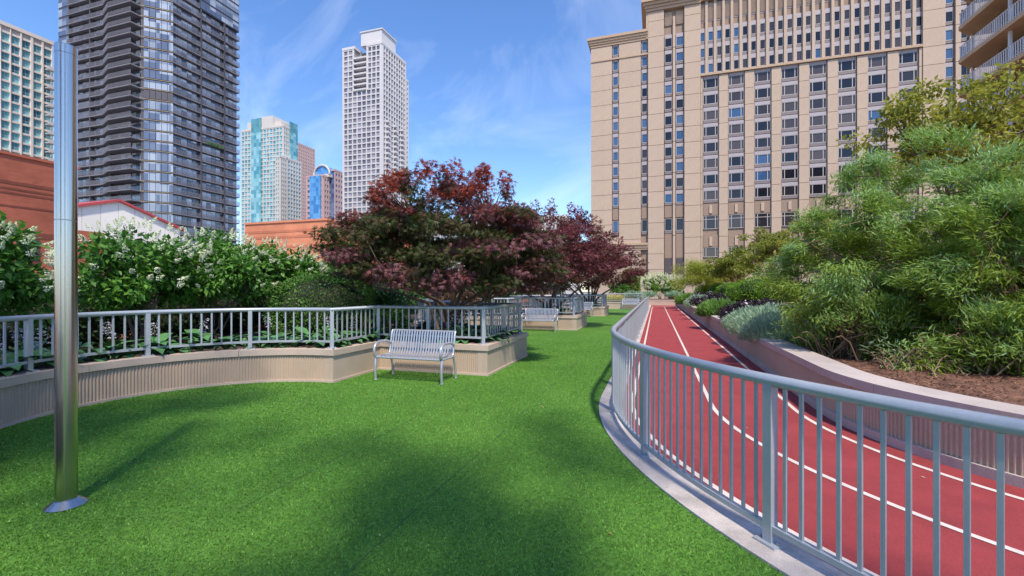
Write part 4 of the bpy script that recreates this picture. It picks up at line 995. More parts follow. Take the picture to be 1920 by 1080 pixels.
def ball_core(c, R, n=14):                                    # uneven solid core added to block light through a clipped shrub
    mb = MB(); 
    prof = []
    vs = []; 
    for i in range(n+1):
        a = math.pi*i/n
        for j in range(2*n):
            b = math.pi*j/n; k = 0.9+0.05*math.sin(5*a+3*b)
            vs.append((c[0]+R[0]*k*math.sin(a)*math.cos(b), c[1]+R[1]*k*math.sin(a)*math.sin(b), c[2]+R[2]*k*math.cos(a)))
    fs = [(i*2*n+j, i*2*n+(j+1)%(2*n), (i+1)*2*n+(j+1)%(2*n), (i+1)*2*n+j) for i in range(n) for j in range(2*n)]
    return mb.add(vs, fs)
M['core'] = mat('dark_inner_core', (0.025,0.030,0.014), 0.95, var=0.5, scale=8)  # dark tone of the added light-blocking core
# ---- maples
M['maple'] = leaf_mat('maple_leaf', [(0.052,0.080,0.018),(0.095,0.050,0.024),(0.20,0.080,0.105),(0.24,0.044,0.026),(0.36,0.062,0.024)], 0.5, 0.35)
M['maple2'] = leaf_mat('red_maple_leaf', [(0.055,0.040,0.020),(0.14,0.034,0.034),(0.19,0.060,0.075),(0.27,0.044,0.040)], 0.5, 0.35)
def maple(label, base, hw, ztop, zlow, n, seed, lm, tpl, size, nc, cx=0.0, main=True, stem_r=0.055):
    r = np.random.default_rng(seed); C = []
    for i in range(nc):
        a = r.uniform(0, 2*np.pi); q = math.sqrt(r.uniform(0.0,1)); v = r.uniform(0.0,1)**0.75
        zt_ = ztop-(ztop-zlow-0.9)*q**2.2*0.75-r.uniform(0,0.2); zl = zlow+0.55*(1-q)*(ztop-zlow)*0.7
        z = zl+(zt_-zl)*v; sc = r.uniform(0.75,1.25)
        taper = 0.62+0.38*math.sin(min(1,max(0.05,(z-zlow)/(ztop-zlow)+0.12))*math.pi*0.8)
        C.append((base[0]+cx+hw*q*math.cos(a)*taper*1.05, base[1]+hw*0.85*q*math.sin(a)*taper, z, 0.44*sc*hw/2.5, 0.44*sc*hw/2.5, 0.15*sc*hw/2.5))
    for i in range(nc//7):                                    # upright sprays along the top
        a = r.uniform(0, 2*np.pi); q = math.sqrt(r.uniform(0,0.7)); zt_ = ztop-(ztop-zlow-0.9)*q**2.2*0.7
        C.append((base[0]+cx+hw*q*math.cos(a), base[1]+hw*0.85*q*math.sin(a), zt_+r.uniform(0.0,0.22), 0.17*hw/2.5, 0.17*hw/2.5, 0.30*hw/2.5))
    C = np.array(C)
    def tf(pos, pick, bs, r):
        h = (pos[:,2]-zlow)/(ztop-zlow)
        if main:
            hc = h+0.45*(bs[pick]-0.5)+r.normal(0,0.06,len(h)); w = np.clip((hc-0.55)/0.35, 0, 1); w = w*w*(3-2*w)
            low = np.where(bs[pick] > 0.86, 0.36, 0.06)
            low = np.where((h < 0.42) & (np.sin(bs[pick]*41) > 0.45), 0.46, low)
            t = low*(1-w)+w*(0.66+0.26*np.clip((h-0.6)/0.4, 0, 1))
        else: t = 0.15+0.6*bs[pick]+0.25*(h-0.4)
        return np.clip(t+r.normal(0,0.10,len(t)), 0, 1)
    fol = clump_leaves(r, C, n, size, tpl, up=1.1, out=0.7, droop=0.35, shell=0.25, spread=0.5, tint_fn=tf)
    wood = stems(base, C, r, 9, stem_r, zfork=0.55 if not main else 0.8, spread0=0.06 if main else 0.10, bend_=0.3, twig=0.010, reach=0.78, max_twigs=150)
    return plant('maple_tree', label, 'tree', base, fol, wood, lm, M['bark'], 'red-leaved maples on the planters', 'crown', 'trunk')
maple('nearest and largest maple, dark red and purple leaves, behind the front bench', (-4.5,9.2,0.49), 2.6, 4.05, 1.45, 42000, 3, M['maple'], 'maple', 0.092, 190, cx=-0.1)
maple('second maple, purplish red crown above the second bench', (-4.4,18.9,0.49), 3.0, 5.0, 1.5, 27000, 5, M['maple2'], 'maple3', 0.118, 150, main=False, stem_r=0.07)
maple('farthest maple, red crown reaching toward the hotel', (-4.0,28.7,0.49), 3.3, 5.1, 1.6, 24000, 8, M['maple2'], 'maple3', 0.138, 140, main=False, stem_r=0.08)
# ---- panicle hydrangeas
M['hyd'] = leaf_mat('hydrangea_leaf', [(0.035,0.105,0.016),(0.085,0.225,0.030),(0.16,0.33,0.055)], 0.45, 0.3)
M['petal'] = leaf_mat('hydrangea_petal', [(0.52,0.60,0.30),(0.74,0.77,0.55),(0.86,0.86,0.76)], 0.7, 0.25)
def panicle(seed, L=0.26, R=0.085, n=95):
    r = np.random.default_rng(seed); t = r.uniform(0,1,n); a = r.uniform(0,6.28,n); rad = R*(1-t*0.85)*r.uniform(0.75,1.1,n)
    pos = np.stack([rad*np.cos(a), rad*np.sin(a), t*L], 1); nr = np.stack([np.cos(a), np.sin(a), 0.5*np.ones(n)], 1)+r.normal(0,0.3,(n,3))
    ax = np.cross(nr, r.normal(size=(n,3))); pos = pos-unit(ax)*0.016
    V, F, tn = leaves(pos, ax, nr, r.uniform(0.026,0.042,n), 'diamond2', np.clip(0.75-0.5*t+r.normal(0,0.2,n),0,1))
    return np_mesh('flower_head', V, F, M['petal'], tn)
TPL['diamond2'] = (np.array([(0,0,0),(0.5,0.42,0.04),(1,0,0),(0.5,-0.42,0.04)]), np.array([(0,2,1),(0,3,2)]))
PAN = [panicle(40+i) for i in range(4)]
M['hydl'] = leaf_mat('lime_hydrangea_leaf', [(0.07,0.16,0.02),(0.16,0.30,0.035),(0.28,0.44,0.07)], 0.45, 0.35)
M['petall'] = leaf_mat('cream_petal', [(0.55,0.62,0.28),(0.78,0.78,0.52),(0.88,0.86,0.72)], 0.7, 0.35)
PANL = []
for me in PAN:
    q = me.copy(); q.materials[0] = M['petall']; PANL.append(q)
def hydrangea(label, base, R, h, n, seed, nf, group, zlow=0.35, lsize=0.125, fs=1.0, face=(1,-0.6), lm='hyd', pan=None):
    r = np.random.default_rng(seed); c = (base[0], base[1], base[2]+zlow+(h-zlow)/2); rr = (R, R, (h-zlow)/2)
    C = ell_clumps(r, c, (R*0.82,R*0.82,(h-zlow)/2*0.88), 44, 0.30, 0.8, 0.45)
    fol = clump_leaves(r, C, n, lsize, 'ovate', up=0.9, out=0.8, droop=0.2, shell=0.35)
    root = plant('hydrangea_shrub', label, 'shrub', base, fol, stems(base, C, r, 10, 0.02, zfork=0.35, spread0=0.12, twig=0.006, reach=0.8, max_twigs=40), M[lm], M['bark'], group); pan = pan or PAN
    k = 0
    while k < nf:
        u = unit(r.normal(size=3)); 
        if u[2] < -0.2 or (u[2] < 0.25 and r.random() < 0.5) or u[0]*face[0]+u[1]*face[1] < -0.35: continue
        p = np.array(c)+u*np.array(rr)*r.uniform(0.93,1.05); d = Vector((u[0]+r.normal()*0.25, u[1]+r.normal()*0.25, max(0.2,u[2])+0.2))
        link('flower_head', pan[k % 4], root, tuple(p-np.array(base)), d.to_track_quat('Z','Y').to_euler(), tuple([fs*r.uniform(0.75,1.2)]*3)); k += 1
    return root
hl = ['white flowering hydrangea at the left edge, left of the steel column', 'white flowering hydrangea just right of the steel column', 'white flowering hydrangea above the curved railing, third from the left edge',
      'white flowering hydrangea left of the clipped round shrub', 'white flowering hydrangea behind the clipped round shrub, next to the maple']
for i, (x, y, R, h, nf) in enumerate(((-8.7,3.4,1.0,2.05,110),(-9.0,5.75,1.1,2.3,70),(-9.0,7.2,1.15,2.35,72),(-9.0,8.8,1.15,2.3,70),(-9.0,10.3,1.05,2.05,45))):
    hydrangea(hl[i], (x,y,0.49), R, h, 6200, 60+i, nf, 'hydrangeas in the left bed', fs=0.54)
# ---- clipped shrubs and hedges
M['box'] = leaf_mat('box_leaf', [(0.030,0.080,0.020),(0.060,0.150,0.034),(0.105,0.220,0.05)], 0.5, 0.25)
M['boxm'] = leaf_mat('mid_box_leaf', [(0.04,0.11,0.018),(0.085,0.20,0.032),(0.15,0.30,0.055)], 0.5, 0.25)
M['boxl'] = leaf_mat('lime_box_leaf', [(0.08,0.18,0.010),(0.16,0.33,0.018),(0.27,0.46,0.035)], 0.5, 0.25)
M['yew'] = leaf_mat('dark_shrub_leaf', [(0.012,0.032,0.012),(0.026,0.066,0.020),(0.050,0.110,0.030)], 0.5, 0.25)
M['lime'] = leaf_mat('sunlit_hedge_leaf', [(0.08,0.15,0.015),(0.17,0.28,0.025),(0.30,0.40,0.05)], 0.5, 0.35)
def surf_leaves(r, c, R, n, size, tpl='diamond', p=2.0, zcut=-0.6, thick=0.08):
    u = unit(r.normal(size=(int(n*1.7),3))); u = u[u[:,2] > zcut][:n]; n = len(u)
    if p != 2.0: 
        k = (np.abs(u)**p).sum(1)**(-1/p); q = u*k[:,None]
    else: q = u
    lump = 1+0.05*np.sin(u[:,0]*5+c[0]*3)*np.sin(u[:,1]*6+c[1])+0.04*np.sin(u[:,2]*9+u[:,0]*4)
    pos = np.array(c)+q*np.array(R)*(lump*r.uniform(1-thick,1.03,n))[:,None]
    ax = u+r.normal(0,0.6,(n,3)); nr = u+r.normal(0,0.5,(n,3)); nr[:,2] += 0.3
    return leaves(pos, ax, nr, size*r.uniform(0.6,1.3,n), tpl, np.clip(0.45+0.25*u[:,2]*0+r.normal(0,0.2,n)+0.25*np.sin(u[:,0]*7+u[:,2]*5)*np.sin(u[:,1]*6),0,1))
def clipped(name, label, base, R, n, size, seed, lm, group=None, p=2.0, zc=None, cat='shrub', tpl='diamond'):
    r = np.random.default_rng(seed); c = (base[0], base[1], base[2]+(R[2]*0.85 if zc is None else zc))
    return plant(name, label, cat, base, surf_leaves(r, c, R, n, size, tpl, p), ball_core(c, [q*0.93 for q in R] if p == 2 else [q*1.0 for q in R]), lm, M['core'], group, 'foliage', 'light_blocking_core')
clipped('round_shrub', 'green clipped rounded shrub behind the railing, between hydrangeas and maple', (-7.25,8.5,0.49), (1.15,0.85,0.74), 13000, 0.05, 90, M['boxm'], p=3.2, zc=0.65)
bx_ = [(1457,19.0,0.62),(1418,22.0,0.74),(1390,25.5,0.66),(1368,29.5,0.66),(1350,34.0,0.7),(1335,39.0,0.7),(1320,44.0,0.7)]
bxl = ['nearest lime green clipped ball beside the big willow', 'broad lime green clipped ball, second from the willow', 'lime green clipped ball, third from the willow', 'lime green clipped ball, fourth from the willow', 'lime green clipped ball, fifth from the willow', 'lime green clipped ball, sixth from the willow', 'farthest lime green clipped ball of the row']
for i, (px, d, R) in enumerate(bx_):
    x, y = W(px, d); z = float(bed_z(np.array(x), np.array(y)))
    clipped('box_ball', bxl[i], (x,y,z+0.02), (R*1.25,R*1.1,R*0.92), 6000, 0.06, 100+i, M['boxl'], 'clipped lime balls in the right bed')
# dark hedge along the left parapet
for i in range(9):
    y = 1.5+3.6*i
    lab = 'dark evergreen along the left parapet, '+['at the left edge of the picture','behind the hydrangea right of the steel column','behind the middle hydrangea','behind the nearest maple','left of the second column','behind the second maple','right behind the second maple trunk','behind the third maple','the farthest one'][i]
    clipped('evergreen_shrub', lab, (-10.9, y, 0.49), (0.75,1.95,0.72 if i < 4 else 1.0), 5000, 0.085, 120+i, M['yew'], 'evergreens along the left parapet', p=2.6, zc=0.55)
# loose shrubs in the beds behind the maples
def loose(name, label, base, R, h, n, size, seed, lm, tpl='ovate', group=None, k=36, cr=0.3, zlow=0.15, wm=None, cat='shrub', twig=0.006, limb=9, r0=0.018, shell=0.45, out=0.7, droop=0.2, up=0.8, fname='foliage', wname='stems', zfork=0.3, flat=0.75, reach=0.8, sp0=0.12, mt=50):
    r = np.random.default_rng(seed); c = (base[0], base[1], base[2]+zlow+(h-zlow)/2)
    C = ell_clumps(r, c, (R*0.85,R*0.85,(h-zlow)/2*0.9), k, cr, flat, shell)
    return plant(name, label, cat, base, clump_leaves(r, C, n, size, tpl, up=up, out=out, droop=droop, shell=0.3), stems(base, C, r, limb, r0, zfork=zfork, spread0=sp0, twig=twig, reach=reach, max_twigs=mt), lm, wm or M['bark'], group, fname, wname)
M['mid'] = leaf_mat('mid_green_leaf', [(0.020,0.062,0.018),(0.045,0.125,0.030),(0.085,0.195,0.05)], 0.5, 0.3)
ll = ['leafy green shrub behind the nearest maple trunk', 'bushy green shrub between the first and second maple', 'green shrub left of the second maple trunk', 'green shrub behind the second maple', 'green shrub between the second and third maple', 'green shrub behind the third maple', 'green shrub at the far end of the left bed']
for i, (x, y, R, h) in enumerate(((-7.6,10.9,0.9,1.25),(-8.4,13.6,1.3,1.8),(-8.2,17.2,1.2,1.7),(-8.2,20.6,1.4,1.9),(-8.3,24.5,1.5,2.0),(-8.0,29.5,1.5,2.0),(-7.6,34.0,1.7,2.2))):
    loose('green_shrub', ll[i], (x,y,0.49), R, h, 2600, 0.12 if i < 3 else 0.16, 140+i, M['mid'], group='green shrubs in the left bed')
# dark brown-red low shrub glimpsed beyond the second column
M['dred'] = leaf_mat('brown_red_leaf', [(0.035,0.026,0.014),(0.09,0.045,0.026),(0.15,0.07,0.04)], 0.5, 0.3)
loose('bronze_shrub', 'bronze brown low shrub behind the second steel column', (-6.6,14.6,0.49), 1.0, 1.25, 2600, 0.10, 151, M['dred'])
# ---- hostas
M['hosta'] = mat('hosta_leaf', (0.075,0.190,0.070), 0.4, var=0.28, scale=9, rand=0.30, spec=0.5)
M['hstem'] = mat('hosta_stalk', (0.10,0.16,0.06), 0.6)
M['hflow'] = leaf_mat('hosta_flower', [(0.42,0.36,0.50),(0.60,0.54,0.66),(0.75,0.70,0.78)], 0.6, 0.3)
def hosta_leaf(L, Wd, curl):
    mb = MB(); n = 7; ws = [0.35,0.92,1.0,0.9,0.68,0.36,0.03]; vs = []
    vs += [(0,0,0)]; 
    for i in range(n):
        t = i/(n-1); x = 0.07+L*t; z = 0.05+L*0.45*t-curl*L*t*t; w = Wd*ws[i]/2
        if i == 0: x += 0.0
        vs += [(x-(0.025 if i < 2 else 0), -w, z+w*0.25), (x, 0, z), (x-(0.025 if i < 2 else 0), w, z+w*0.25)]
    fs = []
    for i in range(n-1):
        a = 1+3*i; fs += [(a,a+3,a+4,a+1),(a+1,a+4,a+5,a+2)]
    fs += [(0,1,2),(0,2,3)]
    mb.add(vs, fs); return mb.mesh('leaf', M['hosta'], True)
HL = [hosta_leaf(0.22,0.17,0.75), hosta_leaf(0.19,0.15,0.95), hosta_leaf(0.25,0.18,0.6)]
def stalk():
    mb = MB(); mb.tube([(0,0,0.05),(0.03,0,0.3),(0.08,0,0.52)], [0.005,0.004,0.003], 5); me = mb
    return mb.mesh('flower_stalk', M['hstem'])
ST = stalk(); r = np.random.default_rng(5); n = 46; t = r.uniform(0,1,n); a = r.uniform(0,6.28,n)
pos = np.stack([0.05+0.05*t+0.03*np.cos(a), 0.03*np.sin(a), 0.33+0.22*t], 1); ax = np.stack([np.cos(a),np.sin(a),-0.5*np.ones(n)],1)
FL = np_mesh('flower', *leaves(pos, ax, r.normal(size=(n,3)), r.uniform(0.03,0.05,n), 'diamond', r.uniform(0,1,n))[:2], M['hflow'], np.repeat(r.uniform(0,1,n),2))
rh = random.Random(21)
def hosta(p, label, group, nl, sc, flower):
    root = empty('hosta_plant', (p[0],p[1],0.53), label, 'plant', group)
    for i in range(nl):
        an = 2*math.pi*i/nl*1.0+rh.uniform(-0.4,0.4); ring = rh.random()
        link('leaf', HL[i % 3], root, (0.02*math.cos(an),0.02*math.sin(an),0.02), (0, -0.75*ring+0.05, an), tuple([sc*rh.uniform(0.8,1.2)]*3))
    if flower: s = link('flower_stalk', ST, root, (0,0,0), (0,0,rh.uniform(0,6.28)), (1.05,1.05,1.05)); tag(link('flower', FL, s), kind='stuff')
hp = cut_path(offset(PATHS[0], 0.36), 0, 99); L = plen(hp)
ORD = ['first','second','third','fourth','fifth','sixth','seventh','eighth','ninth','tenth','eleventh','twelfth','thirteenth','fourteenth','fifteenth','sixteenth','seventeenth','eighteenth','nineteenth','twentieth']
s = 7.2; cnt = {}
while s < L-0.3:
    q = cut_path(hp, s, s+0.05)[0]
    w_ = 'curved niche railing, %s from its left end' if q[1] < 6.9 else 'railing behind the nearest bench, %s from the left' if q[1] < 8.3 else 'right side railing of the nearest planter, %s from the front' if q[0] > -3.5 else 'rear railing of the nearest planter, %s from the right'
    cnt[w_] = cnt.get(w_, -1)+1
    hosta((q[0]+rh.uniform(-0.08,0.08), q[1]+rh.uniform(-0.08,0.08)), 'broad-leaved hosta at the '+w_ % ORD[min(cnt[w_],19)], 'hostas along the railing of the nearest planter', 13, rh.uniform(0.95,1.35), rh.random() < 0.35)
    s += 0.36
hp2 = offset(PATHS[0], 1.0)
for i in range(18):
    a = math.pi/2+math.pi*(i+0.5)/18; Rr = NR+rh.uniform(0.85,1.6); q = (NX+Rr*math.cos(a), 4.2+Rr*math.sin(a))
    hosta(q, 'broad-leaved green hosta in the second row under the hydrangeas', 'hostas under the hydrangeas', 11, rh.uniform(1.0,1.5), rh.random() < 0.55)
for i in range(8):
    hosta((rh.uniform(-4.9,-3.3), rh.uniform(8.5,10.0)), 'broad-leaved green hosta round the nearest maple trunk', 'hostas round the nearest maple', 11, rh.uniform(1.0,1.4), rh.random() < 0.2)
for k in (1, 2):
    for i in range(9):
        hosta((rh.uniform(-5.0,-3.3), PD*k+rh.uniform(8.1,10.0)), 'broad-leaved green hosta on the %s planter' % ('second' if k == 1 else 'third'), 'hostas on the %s planter' % ('second' if k == 1 else 'third'), 8, rh.uniform(1.1,1.6), False)
M['lgreen'] = leaf_mat('light_green_leaf', [(0.05,0.14,0.02),(0.11,0.26,0.035),(0.18,0.36,0.06)], 0.5, 0.35)
loose('leafy_plant', 'light green leafy plant behind the railing left of the maple trunk', (-5.6,8.6,0.49), 0.5, 0.75, 420, 0.12, 160, M['lgreen'], k=16, cr=0.18)
# ================================================================== right bed
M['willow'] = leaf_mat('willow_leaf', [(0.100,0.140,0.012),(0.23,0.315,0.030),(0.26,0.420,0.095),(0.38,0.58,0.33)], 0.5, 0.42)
def willow(label, base, R, h, n, seed, size=0.095, k=120, group='blue-green willows in the right bed', shape=1.0):
    r = np.random.default_rng(seed); C = []
    for i in range(k):                                        # sprays along arching shoots
        a = r.uniform(0, 2*np.pi); q = r.uniform(0.0,1)**0.5; lobe = 0.95+0.06*math.sin(3*a+seed)+0.05*math.sin(7*a+2*seed); top = h*lobe*(1-0.5*q**2.2)*r.uniform(0.9,1.06); v = r.uniform(0.04,1)**0.8
        C.append((base[0]+R*q*math.cos(a)*(0.55+0.45*math.sin(v*2.6)), base[1]+R*q*math.sin(a)*(0.55+0.45*math.sin(v*2.6)), base[2]+top*v, 0.29*r.uniform(0.6,1.3), 0.29*r.uniform(0.6,1.3), 0.17*r.uniform(0.6,1.3)))
    C = np.array(C); cc = np.array([base[0],base[1],base[2]+h*0.25])
    vol = C[:,3]; pick = r.choice(len(C), n, p=vol/vol.sum()); m = n
    # each spray is a set of little shoots carrying leaves
    u = unit(r.normal(size=(n,3))); pos = C[pick,:3]+u*C[pick,3:]*r.uniform(0.2,1.15,n)[:,None]
    # shoot direction per leaf from a hashed cell so neighbours share it
    o = unit(C[pick,:3]-cc); sh = unit(o*0.8+np.array([0,0,0.15])+0.6*np.sin(np.floor(pos/0.11)*np.array([12.9,78.2,37.7])+seed))
    ax = sh*0.8+r.normal(0,0.42,(n,3)); ax[:,2] -= 0.12; nr = r.normal(0,0.5,(n,3)); nr[:,2] += 0.8
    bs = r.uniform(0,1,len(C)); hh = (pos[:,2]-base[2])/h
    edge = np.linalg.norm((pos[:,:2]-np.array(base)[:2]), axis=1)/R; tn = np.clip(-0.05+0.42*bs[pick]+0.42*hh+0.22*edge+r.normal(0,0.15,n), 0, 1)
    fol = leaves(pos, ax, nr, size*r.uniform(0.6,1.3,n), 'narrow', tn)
    wood = stems(base, C, r, 26, 0.020, zfork=0.35, spread0=0.28, bend_=0.2, twig=0.0055, reach=0.92, max_twigs=k)
    for i in range(70):                                       # bare arching shoots
        a = r.uniform(0,6.28); l = R*r.uniform(0.4,0.95); b = np.array(base)+np.array([r.normal(0,0.25),r.normal(0,0.25),0]); hz = r.uniform(0.2,0.55)*h
        wood.tube([tuple(b), tuple(b+np.array([math.cos(a)*l*0.4,math.sin(a)*l*0.4,hz*0.75])), tuple(b+np.array([math.cos(a)*l*0.8,math.sin(a)*l*0.8,hz])), tuple(b+np.array([math.cos(a)*l*1.05,math.sin(a)*l*1.05,hz*0.95]))], [0.012,0.009,0.006,0.003], 4, cap=False)
    return plant('willow_shrub', label, 'shrub', base, fol, wood, M['willow'], M['bark2'], group)
bz = lambda x, y: float(bed_z(np.array(float(x)), np.array(float(y))))
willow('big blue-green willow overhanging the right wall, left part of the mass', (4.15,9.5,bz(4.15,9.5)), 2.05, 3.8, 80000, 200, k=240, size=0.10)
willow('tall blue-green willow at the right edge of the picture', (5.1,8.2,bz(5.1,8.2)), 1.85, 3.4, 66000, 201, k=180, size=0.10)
x, y = W(1905, 5.7); willow('low willow growth above the mulch at the right edge', (x,y,bz(x,y)), 0.66, 0.95, 9000, 202, k=40)
x, y = W(1725, 6.05); willow('small low willow sprig standing in the mulch by the right wall', (x,y,bz(x,y)), 0.28, 0.42, 1300, 205, k=9)
willow('low willow sprays spilling over the coping left of the big willow', (3.1,8.75,bz(3.1,8.75)), 0.85, 1.5, 13000, 203, k=60)
willow('willow filling in behind the grey-green sage', (4.6,12.6,bz(4.6,12.6)), 1.2, 2.9, 18000, 204, k=70)
M['ytree'] = leaf_mat('yellow_green_tree_leaf', [(0.15,0.165,0.016),(0.29,0.30,0.036),(0.44,0.44,0.09)], 0.5, 0.48)
x, y = W(1835, 12.5)
loose('broadleaf_tree', 'yellow-green broad-leaved tree rising behind the willows at upper right', (x,y,bz(x,y)), 3.4, 6.1, 9500, 0.155, 210, M['ytree'], k=100, cr=0.5, zlow=1.6, cat='tree', twig=0.012, limb=12, r0=0.06, shell=0.3, out=0.8, droop=0.45, fname='crown', wname='trunk', zfork=1.2, flat=0.45, mt=90)
M['olive'] = leaf_mat('olive_green_leaf', [(0.12,0.15,0.016),(0.23,0.27,0.036),(0.36,0.39,0.08)], 0.5, 0.48)
M['yel'] = leaf_mat('golden_willow_leaf', [(0.18,0.22,0.02),(0.34,0.39,0.05),(0.50,0.54,0.10)], 0.5, 0.48)
for i, (px, d, R, h, lm, lab) in enumerate(((1548,23.0,2.5,4.0,'ytree','olive green small tree right behind the willow and the nearest clipped ball'),(1445,26.5,2.6,3.8,'olive','olive green feathery small tree in the middle of the right bed'),
        (1385,33.0,2.6,3.2,'olive','olive green small tree left of the middle of the right bed'),(1340,39.0,2.6,2.9,'ytree','pale green small tree near the far end of the right bed'))):
    x, y = W(px, d); loose('small_tree', lab, (x,y,bz(x,y)), R, h, 7500, 0.09+0.0025*d, 220+i, M[lm], 'diamond', 'small trees of the right bed', k=80, cr=0.36, zlow=0.5, cat='tree', twig=0.008, limb=12, r0=0.03, shell=0.35, fname='crown', wname='trunk', zfork=0.5, flat=0.5, mt=80, wm=M['bark2'])
x, y = W(1303, 37.0); loose('golden_shrub', 'golden yellow fine-leaved shrub at the far end of the right bed', (x,y,bz(x,y)), 2.5, 3.6, 14000, 0.17, 231, M['yel'], 'narrow', k=70, cr=0.45, zlow=0.2, shell=0.5)
# purple shrubs
M['purp'] = leaf_mat('dark_purple_leaf', [(0.014,0.010,0.014),(0.034,0.020,0.030),(0.075,0.042,0.060)], 0.45, 0.25)
for i, (px, d, R, lab) in enumerate(((1398,14.5,0.62,'nearest dark purple low shrub beside the track wall'),(1437,15.5,0.6,'dark purple shrub between the sage and the clipped balls'),(1330,23.5,0.85,'dark purple shrub farther along the track wall'),(1345,21.5,0.6,'dark purple shrub just in front of the grass tuft, second from the near end'),(1318,29.0,0.8,'farthest dark purple shrub by the track wall'))):
    x, y = W(px, d); root = loose('purple_shrub', lab, (x,y,bz(x,y)-0.05), R*1.25, R*1.15, 3800, 0.06+0.0016*d, 240+i, M['purp'], 'diamond', 'dark purple shrubs in the right bed', k=40, cr=0.2, zlow=0.02, shell=0.6)
    r = np.random.default_rng(300+i); n = 60; u = unit(r.normal(size=(n,3))); u[:,2] = np.abs(u[:,2]); pos = np.array([x,y,bz(x,y)+R*0.5])+u*np.array([R*1.25,R*1.25,R*0.66])
    V, F, tn = leaves(pos, r.normal(size=(n,3)), u+0.2, r.uniform(0.05,0.08,n), 'diamond2', r.uniform(0,1,n)); o = link('flowers', np_mesh('flowers', V, F, M['hflow'], tn), root, tuple(-Vector(root.location))); o['kind'] = 'stuff'
# sage and grasses
M['sage'] = leaf_mat('grey_green_sage', [(0.15,0.27,0.14),(0.27,0.42,0.26),(0.42,0.56,0.42)], 0.6, 0.3)
M['grass'] = leaf_mat('fresh_green_grass', [(0.07,0.17,0.03),(0.14,0.29,0.05),(0.24,0.40,0.09)], 0.55, 0.35)
def tussock(name, label, base, R, h, n, seed, lm, group, w=1.0, size=0.3, plume=True):
    r = np.random.default_rng(seed); a = r.uniform(0,6.28,n); q = r.uniform(0,1,n)**0.5; z = r.uniform(0,1,n)**0.8
    pos = np.stack([base[0]+R*q*np.cos(a), base[1]+R*q*np.sin(a), base[2]+h*z*(1-0.6*q*q)*0.85], 1)
    ax = np.stack([np.cos(a)*q*0.8, np.sin(a)*q*0.8, 0.9*np.ones(n)], 1)+r.normal(0,0.33,(n,3)); nr = r.normal(size=(n,3))
    tn = np.clip(0.2+0.55*z+r.normal(0,0.16,n),0,1)
    fol = leaves(pos, ax, nr, size*r.uniform(0.5,1.1,n), 'narrow', tn)
    return plant(name, label, 'plant', base, fol, None, lm, None, group)
for i, (px, d, R, h, lab) in enumerate(((1470,9.6,0.75,0.62,'nearest grey-green sage clump beside the willow'),(1440,11.0,0.75,0.66,'grey-green sage clump second from the willow'),(1418,12.6,0.75,0.62,'grey-green sage clump third from the willow'),(1462,12.4,0.8,0.7,'grey-green sage clump between the willow and the purple shrubs'),(1312,27.5,0.8,0.8,'farthest grey-green sage clump by the track wall'))):
    x, y = W(px, d); tussock('sage_plant', lab, (x,y,bz(x,y)-0.04), R*1.12, h*1.25, 4600, 260+i, M['sage'], 'grey-green sage in the right bed', size=0.13)
for i, (px, d, R, h, lab) in enumerate(((1350,18.0,0.75,0.7,'fresh green grass tuft by the track wall, nearer one'),(1292,34.0,0.9,0.9,'fresh green grass tuft by the far end of the track wall'))):
    x, y = W(px, d); tussock('grass_tuft', lab, (x,y,bz(x,y)-0.04), R, h, 3200, 270+i, M['grass'], 'green grass tufts in the right bed', size=0.32)
# far end
x, y = W(1237, 52.5); hydrangea('sunlit white hydrangea mound beyond the end of the red track', (x,y,0.49), 2.4, 2.8, 6500, 280, 150, 'hydrangeas at the far end', zlow=0.1, lsize=0.2, fs=1.7, face=(0,-1), lm='hydl', pan=PANL)
x, y = W(1255, 54.5); hydrangea('smaller white hydrangea right of the sunlit mound at the track end', (x,y,0.49), 1.4, 2.0, 2600, 281, 60, 'hydrangeas at the far end', zlow=0.1, lsize=0.2, fs=1.6, face=(0,-1), lm='hydl', pan=PANL)
x, y = W(1183, 46.0); clipped('hedge_pillar', 'upright clipped yellow-green hedge left of the white hydrangea mound', (x,y,0.49), (0.85,0.85,1.65), 6000, 0.12, 285, M['lime'], p=4.0, zc=1.45)
x, y = W(1160, 44.0); loose('end_shrub', 'green shrub under the farthest maple at the end of the lawn', (x,y,0.49), 1.4, 2.0, 2400, 0.16, 286, M['lgreen'])
M['yflow'] = leaf_mat('yellow_flower', [(0.16,0.22,0.02),(0.55,0.48,0.03),(0.75,0.65,0.06)], 0.5, 0.3)
for i, (px, d, lab) in enumerate(((1292,50.0,'yellow flowering plant at the end of the track, right side'),(1276,50.5,'yellow flowering plant at the end of the track, middle'),(1150,42.5,'yellow flowering plant behind the farthest bench, left'),(1172,42.0,'yellow flowering plant behind the farthest bench, right'))):
    x, y = W(px, d); tussock('yellow_flowers', lab, (x,y,0.49), 1.1, 0.7, 1600, 290+i, M['yflow'], 'yellow flowers at the far end', size=0.2)
for i, (px, d, lab) in enumerate(((1215,50.0,'low pale green bush left of the white hydrangea mound'),(1190,41.5,'low variegated plant behind the farthest bench'),(1262,50.2,'low variegated plant under the white hydrangea mound'))):
    x, y = W(px, d); loose('low_bush', lab, (x,y,0.49), 1.0, 0.95, 1800, 0.13, 296+i, M['sage'], group='low bushes at the far end')
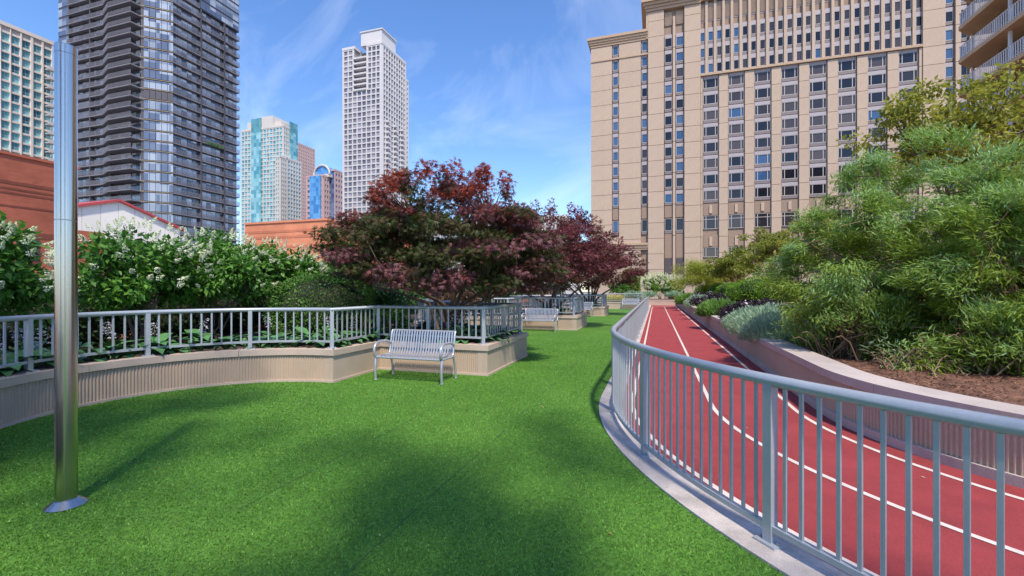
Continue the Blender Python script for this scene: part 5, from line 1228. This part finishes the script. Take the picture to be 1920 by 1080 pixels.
# unseen trees added behind the viewpoint to dapple the lawn
M['shade'] = leaf_mat('dapple_caster_leaf', [(0.03,0.08,0.02),(0.06,0.14,0.03),(0.10,0.20,0.05)], 0.5, 0.3)
for i, (x, y, R, lab) in enumerate(((-3.5,-1.5,3.3,'unseen leafy tree added overhead on the left planter, dappling the lawn'),(1.3,-2.3,3.6,'unseen leafy tree added overhead just behind the viewpoint, dappling the near lawn'))):
    loose('dapple_caster_tree', lab, (x,y,0.012 if x > 0 else 0.49), R, 10.2, 2300 if i == 0 else 1800, 0.26, 310+i, M['shade'], group='unseen trees added to shade the near lawn', k=30, cr=0.60, zlow=6.2, cat='tree', twig=0.02, limb=10, r0=0.12, shell=0.2, fname='crown', wname='trunk', zfork=4.5, flat=0.5, mt=60)
# a few fallen leaves on the lawn and the track
r = np.random.default_rng(77); n = 70; x = r.uniform(-5, 2.5, n); y = r.uniform(2.2, 12, n)
ok = ((x > -5.1) | (np.hypot(x+5.24, y-4.2) < 2.0)) & ~((y > 7.5) & (y < 10.6) & (x < -2.7)); x, y = x[ok], y[ok]; n = len(x)
pos = np.stack([x, y, np.where(x > -0.7, 0.018, 0.034)], 1); nr = r.normal(0,0.25,(n,3)); nr[:,2] += 1
M['litter'] = leaf_mat('fallen_leaf', [(0.20,0.12,0.03),(0.34,0.26,0.07),(0.5,0.46,0.3)], 0.7, 0.1)
tag(link('leaf_litter', np_mesh('leaf_litter', *leaves(pos, r.normal(size=(n,3))*np.array([1,1,0.1]), nr, r.uniform(0.015,0.035,n), 'diamond', np.zeros(n))[:2], M['litter'], np.repeat(r.uniform(0,1,n),2))), 'tiny fallen leaves scattered on the lawn and track', 'leaves', kind='stuff')

# greenery spilling from a balcony of the dark high-rise
yp = onX(402, dX1); zp = zat(272, dX(402, dX1)); r = np.random.default_rng(88); C = np.array([(dX1+0.3, yp+q, zp+0.2*math.sin(q*3), 0.5, 0.6, 0.4) for q in np.linspace(-2.4, 2.4, 7)])
plant('balcony_greenery', 'green plants spilling over one balcony of the dark high-rise', 'plant', (dX1+0.3, yp, zp-0.5), clump_leaves(r, C, 900, 0.22, 'diamond'), None, M['lgreen'])
